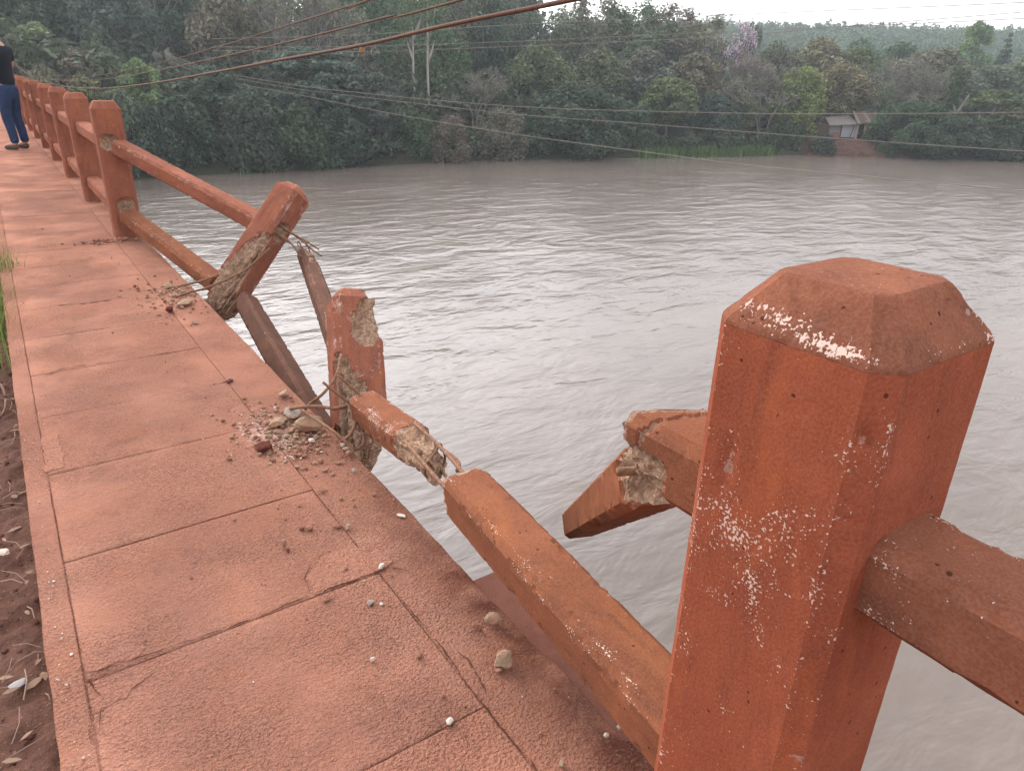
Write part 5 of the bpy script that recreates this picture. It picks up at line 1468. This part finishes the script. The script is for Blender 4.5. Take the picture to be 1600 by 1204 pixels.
TREES = [
    ('bush', 9.9, 63.4, -1.3, 2.2, 'dark green rounded bush at the waterline just beyond the first intact post'),
    ('bush', 12.7, 65.4, -0.7, 3.1, 'dark green bush at the water above the upper bent rail'),
    ('broad', 16.4, 68.4, 1.5, 4.1, 'broad dark green bank tree above the bent rails'),
    ('bush', 17.8, 64.0, -0.6, 3.2, 'low dark green bush dipping to the water above the tilted post'),
    ('layer', 25.8, 69.3, 3.4, 5.8, 'wide bluish green tree with layered boughs on the near left bank'),
    ('bush', 21.3, 63.6, -1.3, 3.2, 'dark bush under the bluish green layered tree'),
    ('bush', 25.8, 64.2, -1.6, 3.1, 'shadowy dark bush hanging low over the water edge beside the layered tree'),
    ('layer', 29.7, 65.5, 1.6, 3.2, 'small tree with layered boughs right of the wide bluish green tree'),
    ('bush', 33.4, 65.5, -1.4, 2.6, 'fresh green bush below the pair of pale trunks'),
    ('greybush', 37.0, 63.8, -2.2, 2.8, 'grey brown bush at the waterline right of the pale trunks'),
    ('greybush', 43.0, 63.8, -1.6, 3.6, 'wide grey brown bush overhanging brown water'),
    ('bush', 47.2, 64.0, -2.9, 2.4, 'small dark bush left of the great dark dome bush'),
    ('darkbush', 52.2, 63.0, 0.8, 6.4, 'great dark dome shaped bush at the waterline'),
    ('bush', 60.6, 63.8, -0.9, 3.6, 'mid green bush behind the left end of the green reed strip'),
    ('broad', 66.9, 63.9, 1.9, 4.5, 'olive green tree behind the green reed strip'),
    ('bush', 72.6, 61.7, -0.1, 3.5, 'dark green bush behind the right end of the green reed strip'),
    ('broad', 77.5, 61.3, -0.1, 3.2, 'dull green tree left of the yellowish green tree'),
    ('bare', 78.9, 59.4, 3.6, 4.2, 'grey leafless tree left of the yellowish green tree'),
    ('yellow', 82.7, 57.5, 3.2, 2.8, 'bright yellowish green tree left of the riverside shack'),
    ('bush', 80.6, 56.6, -2.4, 2.2, 'dark bush under the yellowish green tree'),
    ('broad', 92.9, 58.1, 4.0, 4.6, 'brownish olive tree right behind the shack'),
    ('greybush', 94.6, 53.4, 1.8, 2.8, 'small greyish pink bush beside the shack roof'),
    ('darkbush', 92.4, 47.3, -0.2, 6.0, 'large dark green bush right of the shack'),
    ('bush', 88.8, 48.5, -4.9, 1.7, 'low bush at the foot of the red earth bank'),
    ('bush', 97.2, 43.9, -2.2, 4.3, 'dark bush under the leaning pale trunks'),
    ('column', 98.9, 46.9, 3.5, 1.3, 'narrow dark column of creeper on a trunk at far right'),
    ('layer', 101.4, 43.0, 1.4, 4.3, 'light olive spreading tree at far right above the water'),
    ('bush', 101.4, 39.9, -2.4, 3.8, 'dull green bush at the water on the right picture edge'),
    ('lean', 98.0, 46.5, 0.6, 0.9, 'pale bare leaning trunk next to the creeper column'),
    ('lean', 99.1, 43.6, -0.8, 0.9, 'pale bare leaning trunk over dark bushes at far right'),
    ('broad', 106.2, 39.6, 2.3, 5.4, 'dense green tree beyond the right picture edge'),
    ('light', 4.6, 76.3, 4.4, 2.4, 'pale green layered tree above the standing person'),
    ('bush', 5.9, 64.3, 0.6, 2.6, 'olive shrub above the far row of posts'),
    ('bush', 3.6, 63.3, 1.0, 2.0, 'olive shrub beside the standing person'),
    ('bush', 8.2, 63.4, -0.2, 2.1, 'light green shrub above the nearest intact posts'),
    ('broad', 6.6, 72.3, 2.5, 3.1, 'brownish olive tree behind the row of posts'),
    ('light', 10.8, 68.4, 1.8, 2.3, 'yellowish green shrub above the rusty cables'),
    ('broad', 5.5, 97.2, 9.2, 5.2, 'tall dark green tree at the top left corner'),
    ('tall', 10.3, 102.2, 10.9, 4.9, 'tall dark tree second from the top left corner'),
    ('broad', 12.6, 90.1, 8.1, 4.5, 'dark bluish green tree above the rusty cables'),
    ('tall', 17.5, 93.9, 10.5, 4.1, 'tall dark slender tree with dark trunk above the rusty cables'),
    ('broad', 22.2, 99.6, 10.1, 5.2, 'grey green tall tree above the broad dark bank tree'),
    ('broad', 22.2, 83.8, 7.8, 4.2, 'brownish grey leafy tree behind the broad dark bank tree'),
    ('bare', 25.8, 79.8, 8.1, 4.8, 'grey leafless tree with fine twigs above the layered tree'),
    ('bare', 27.6, 74.9, 7.7, 4.3, 'whitish branched leafless tree right of the grey leafless one'),
    ('broad', 39.7, 94.1, 10.7, 5.5, 'mid green tree behind the whitish branched tree'),
    ('tall', 36.0, 81.1, 9.3, 3.1, 'tall thin leaved tree left of the pale trunks'),
    ('pole', 40.0, 77.1, 10.8, 2.3, 'left of the pair of straight pale trunks'),
    ('pole', 40.3, 74.3, 11.2, 2.4, 'right of the pair of straight pale trunks'),
    ('tall', 42.5, 88.1, 11.9, 3.8, 'tall green eucalyptus like tree behind the pale trunks on their left'),
    ('tall', 51.0, 85.2, 11.0, 3.9, 'tall airy tree right of the pale trunks below the sky gap'),
    ('broad', 45.4, 80.3, 5.3, 3.7, 'bright green leafy tree between pale trunks and brown bushes'),
    ('broad', 52.8, 81.4, 8.5, 3.7, 'dark green tree below the gap of sky'),
    ('bare', 43.6, 69.7, 1.9, 3.1, 'brown leafless thicket tree above grey brown bushes'),
    ('tall', 57.8, 82.7, 11.1, 3.8, 'dark tall tree under the end of the thick rusty cable'),
    ('broad', 54.8, 73.5, 4.9, 4.5, 'dull olive tree behind the great dome bush on its left'),
    ('tall', 65.0, 84.0, 10.3, 4.2, 'tall tree with open crown against the sky above the dome bush'),
    ('tall', 69.0, 80.4, 11.5, 4.6, 'tallest open crowned tree against the sky in the middle'),
    ('broad', 63.3, 72.5, 4.6, 4.7, 'dark olive tree behind the great dome bush on its right'),
    ('tall', 73.1, 76.8, 10.6, 4.6, 'tall tree with rounded open crown right of the tallest one'),
    ('tall', 79.8, 76.4, 10.7, 4.8, 'tall brownish crowned tree left of the lilac blossom'),
    ('tall', 80.7, 72.4, 9.6, 3.4, 'last tall open tree before the skyline drops'),
    ('broad', 68.9, 70.5, 5.1, 4.8, 'grey green tree with forked pale limbs above the reed strip'),
    ('broad', 75.2, 67.8, 4.9, 4.4, 'brown grey tree under the tall open crowns'),
    ('lilac', 83.6, 69.8, 8.2, 3.2, 'tree with lilac blossom on the skyline'),
    ('tall', 94.9, 74.9, 10.0, 1.3, 'slender small topped tree poking above the skyline'),
    ('bare', 80.4, 63.0, 4.7, 4.4, 'lilac grey leafless tree below the lilac blossom'),
    ('darkbare', 86.7, 63.0, 5.7, 4.0, 'dark trunked leafless tree above the yellowish green tree'),
    ('broad', 95.4, 71.2, 6.6, 4.1, 'olive skyline tree right of the lilac blossom'),
    ('broad', 100.2, 66.8, 7.4, 5.9, 'brownish dome crowned tree on the skyline above the shack'),
    ('broad', 102.4, 62.6, 6.3, 4.0, 'olive tree on the skyline above the shack roof'),
    ('bare', 99.1, 55.8, 4.9, 5.4, 'greyish leafless tree above the large dark bush'),
    ('bare', 98.4, 50.6, 3.8, 4.4, 'pinkish grey leafless tree right above the large dark bush'),
    ('broad', 111.2, 55.6, 6.5, 6.7, 'wide brownish dome crowned tree at right skyline'),
    ('light', 149.0, 68.8, 12.1, 4.6, 'light green tree standing against the hazy ridge'),
    ('conifer', 138.8, 59.4, 10.0, 2.5, 'dark pointed conifer at the right picture edge'),
    ('broad', 111.7, 48.3, 4.5, 4.7, 'grey green tree below the dark pointed conifer'),
    ('broad', 120.0, 46.1, 7.2, 5.2, 'green tree beyond the right picture edge near the conifer'),
    ('broad', 127.2, 70.0, 8.1, 5.3, 'dull green tree on the slope below the hazy ridge'),
    ('broad', 130.8, 79.6, 9.0, 5.1, 'bluish green tree on the slope left of the dull green one'),
    ('bush', 82.6, 52.8, -4.2, 1.9, 'small dark bush half covering the left end of the shack'),
    ('broad', 91.7, 49.9, -0.7, 2.0, 'small dull tree leaning over the right end of the shack'),
]
cnt = {}
rt = random.Random(77)
for kind, x, y, ztop, rad, lab in TREES:
    i = cnt.get(kind, 0); cnt[kind] = i + 1
    cm, wm = PROTO[kind][i % len(PROTO[kind])]
    z0 = float(ground_z(np.array([x]), np.array([y]))[0])
    if kind in ('bush', 'darkbush', 'greybush'): z0 -= 0.35
    h = max(1.5, ztop - z0)
    if kind == 'tall' and rad > 2: rad *= 1.3
    if kind == 'yellow': rad *= 1.2
    if x < 56 and y > 74 and kind in ('tall', 'broad', 'bare'): h *= 1.16
    nm = {'bush': 'bush', 'darkbush': 'bush', 'greybush': 'bush', 'bare': 'leafless_tree', 'darkbare': 'leafless_tree', 'lilac': 'blossom_tree', 'lean': 'leaning_trunk', 'conifer': 'conifer', 'column': 'creeper_tree', 'pole': 'pale_trunk_tree'}.get(kind, 'tree')
    root = empty(nm, (x, y, z0))
    root.scale = (rad, rad, h) if kind != 'lean' else (rad * 2.2, rad * 2.2, h)
    root.rotation_euler = (0, 0, rt.random() * 6.28) if kind != 'lean' else (0, 0, math.radians(-38))
    tag(root, lab, CATN.get(kind, 'tree'), 'bushes along the far bank' if kind in CATN else 'trees on the far bank')
    col = PAL[kind][i % len(PAL[kind])]
    if kind in ('bush', 'darkbush', 'broad', 'layer', 'tall', 'greybush'):
        for w_, c_ in HINT:
            if w_ in lab.split(' tree')[0].split(' bush')[0].split(' shrub')[0]: col = c_; break
    j = [1 + rt.uniform(-0.12, 0.12) for _ in range(3)]
    if cm:
        o = obj('crown', cm, root); o.color = (col[0] * j[0] * 1.42, col[1] * j[1] * 1.48, col[2] * j[2] * 1.46, 1)
    if wm:
        o = obj('trunk', wm, root); o.color = (*WOODC.get(kind, (0.10, 0.085, 0.07)), 1)

# undergrowth and the closed woodland behind, which reads as one mass
def scatter(name, pts, per, rad, size, mat, col, label, seed, flat=0.8):
    V, F = leaf_quads(pts, rad, per, size, seed, flat, shell=(0.2, 1.05))
    o = obj(name, mesh(name, V, F, mat)); o.color = (col[0] * 1.3, col[1] * 1.35, col[2] * 1.3, 1)
    return tag(o, label, name.split('_')[-1], kind='stuff')
g = np.random.default_rng(12)
def band(n, s0, s1, az0, az1, h0, h1):
    P = []
    az = np.radians(g.uniform(az0, az1, n))
    for a in az:
        dx, dy = math.sin(a), math.cos(a)
        t = np.arange(30, 420, 1.5)
        s = shore_dist(dx * t, dy * t)
        want = g.uniform(s0, s1)
        k = int(np.argmax(s > want))
        if k == 0: continue
        x, y = dx * t[k], dy * t[k]
        P.append((x, y, float(ground_z(np.array([x]), np.array([y]))[0]) + g.uniform(h0, h1)))
    return P
pts = band(420, 0.3, 3.0, 0, 74, 0.2, 1.5)
pts = [p for p in pts if not (79.5 < p[0] < 92.5 and p[1] < 58)]
scatter('bank_undergrowth', pts, 26000, [g.uniform(.6, 1.3) for _ in pts], 0.20, LEAF, (0.055, 0.072, 0.045), 'tangled undergrowth along the far waterline', 5)
pts = band(420, 6, 30, -2, 74, 0.5, 4.0) + band(160, 8, 75, -3, 34, 0.5, 6.0)
pts = [p for p in pts if not (84 < p[0] < 96 and p[1] < 62 and p[1] > 48)]
scatter('woodland_undergrowth', pts, 52000, [g.uniform(1.3, 2.6) for _ in pts], 0.34, LEAF, (0.066, 0.080, 0.052), 'dim undergrowth between the trees of the far bank', 6)
pts = band(700, 42, 100, -4, 36, 5, 18) + band(160, 42, 120, 30, 52, 2, 9) + band(260, 100, 190, -4, 34, 1, 8)
scatter('background_woodland', pts, 68000, [g.uniform(2.2, 4.0) for _ in pts], 0.55, LEAF, (0.070, 0.088, 0.060), 'dense woodland closing off the view behind the bank trees', 7)
pts = band(300, 50, 150, 50, 76, 0.5, 4.5)
scatter('slope_woodland', pts, 22000, [g.uniform(2.0, 3.6) for _ in pts], 0.5, LEAF, (0.065, 0.082, 0.052), 'woodland on the slope below the far ridge', 8)
# far ridge: a forest seen as one mass, each tree still a small cone of sprays
pts, rads = [], []
for p in band(2300, 160, 275, 38, 78, 0, 0):
    hh = g.uniform(4.5, 7.5) * (1.25 if g.random() < 0.12 else 1)
    wv = g.uniform(2.2, 3.8)
    for q in range(4):
        pts.append((p[0] + g.normal() * .5, p[1] + g.normal() * .5, p[2] + hh * (0.3 + 0.2 * q))); rads.append(wv * (1.05 - 0.22 * q))
scatter('ridge_forest', pts, 150000, rads, 0.72, LEAF, (0.060, 0.105, 0.060), 'hazy blue green forest along the far ridge', 9, 1.0)

# ------------------------------------------------------------------ air
V, F = [], []
box_vf(-425, 425, -425, 425, -9.5, 36, V, F)
mh = bpy.data.materials.new('thin_haze'); mh.use_nodes = True
nt = mh.node_tree; nt.nodes.clear()
ho = nt.nodes.new('ShaderNodeOutputMaterial'); hv = nt.nodes.new('ShaderNodeVolumePrincipled')
hv.inputs['Color'].default_value = (0.84, 0.92, 0.98, 1); hv.inputs['Density'].default_value = 0.00075; hv.inputs['Anisotropy'].default_value = 0.2
nt.links.new(hv.outputs[0], ho.inputs['Volume'])
hz = obj('haze', mesh('haze', V, F, mh)); hz['kind'] = 'stuff'; hz['label'] = 'thin pale haze over the river valley'
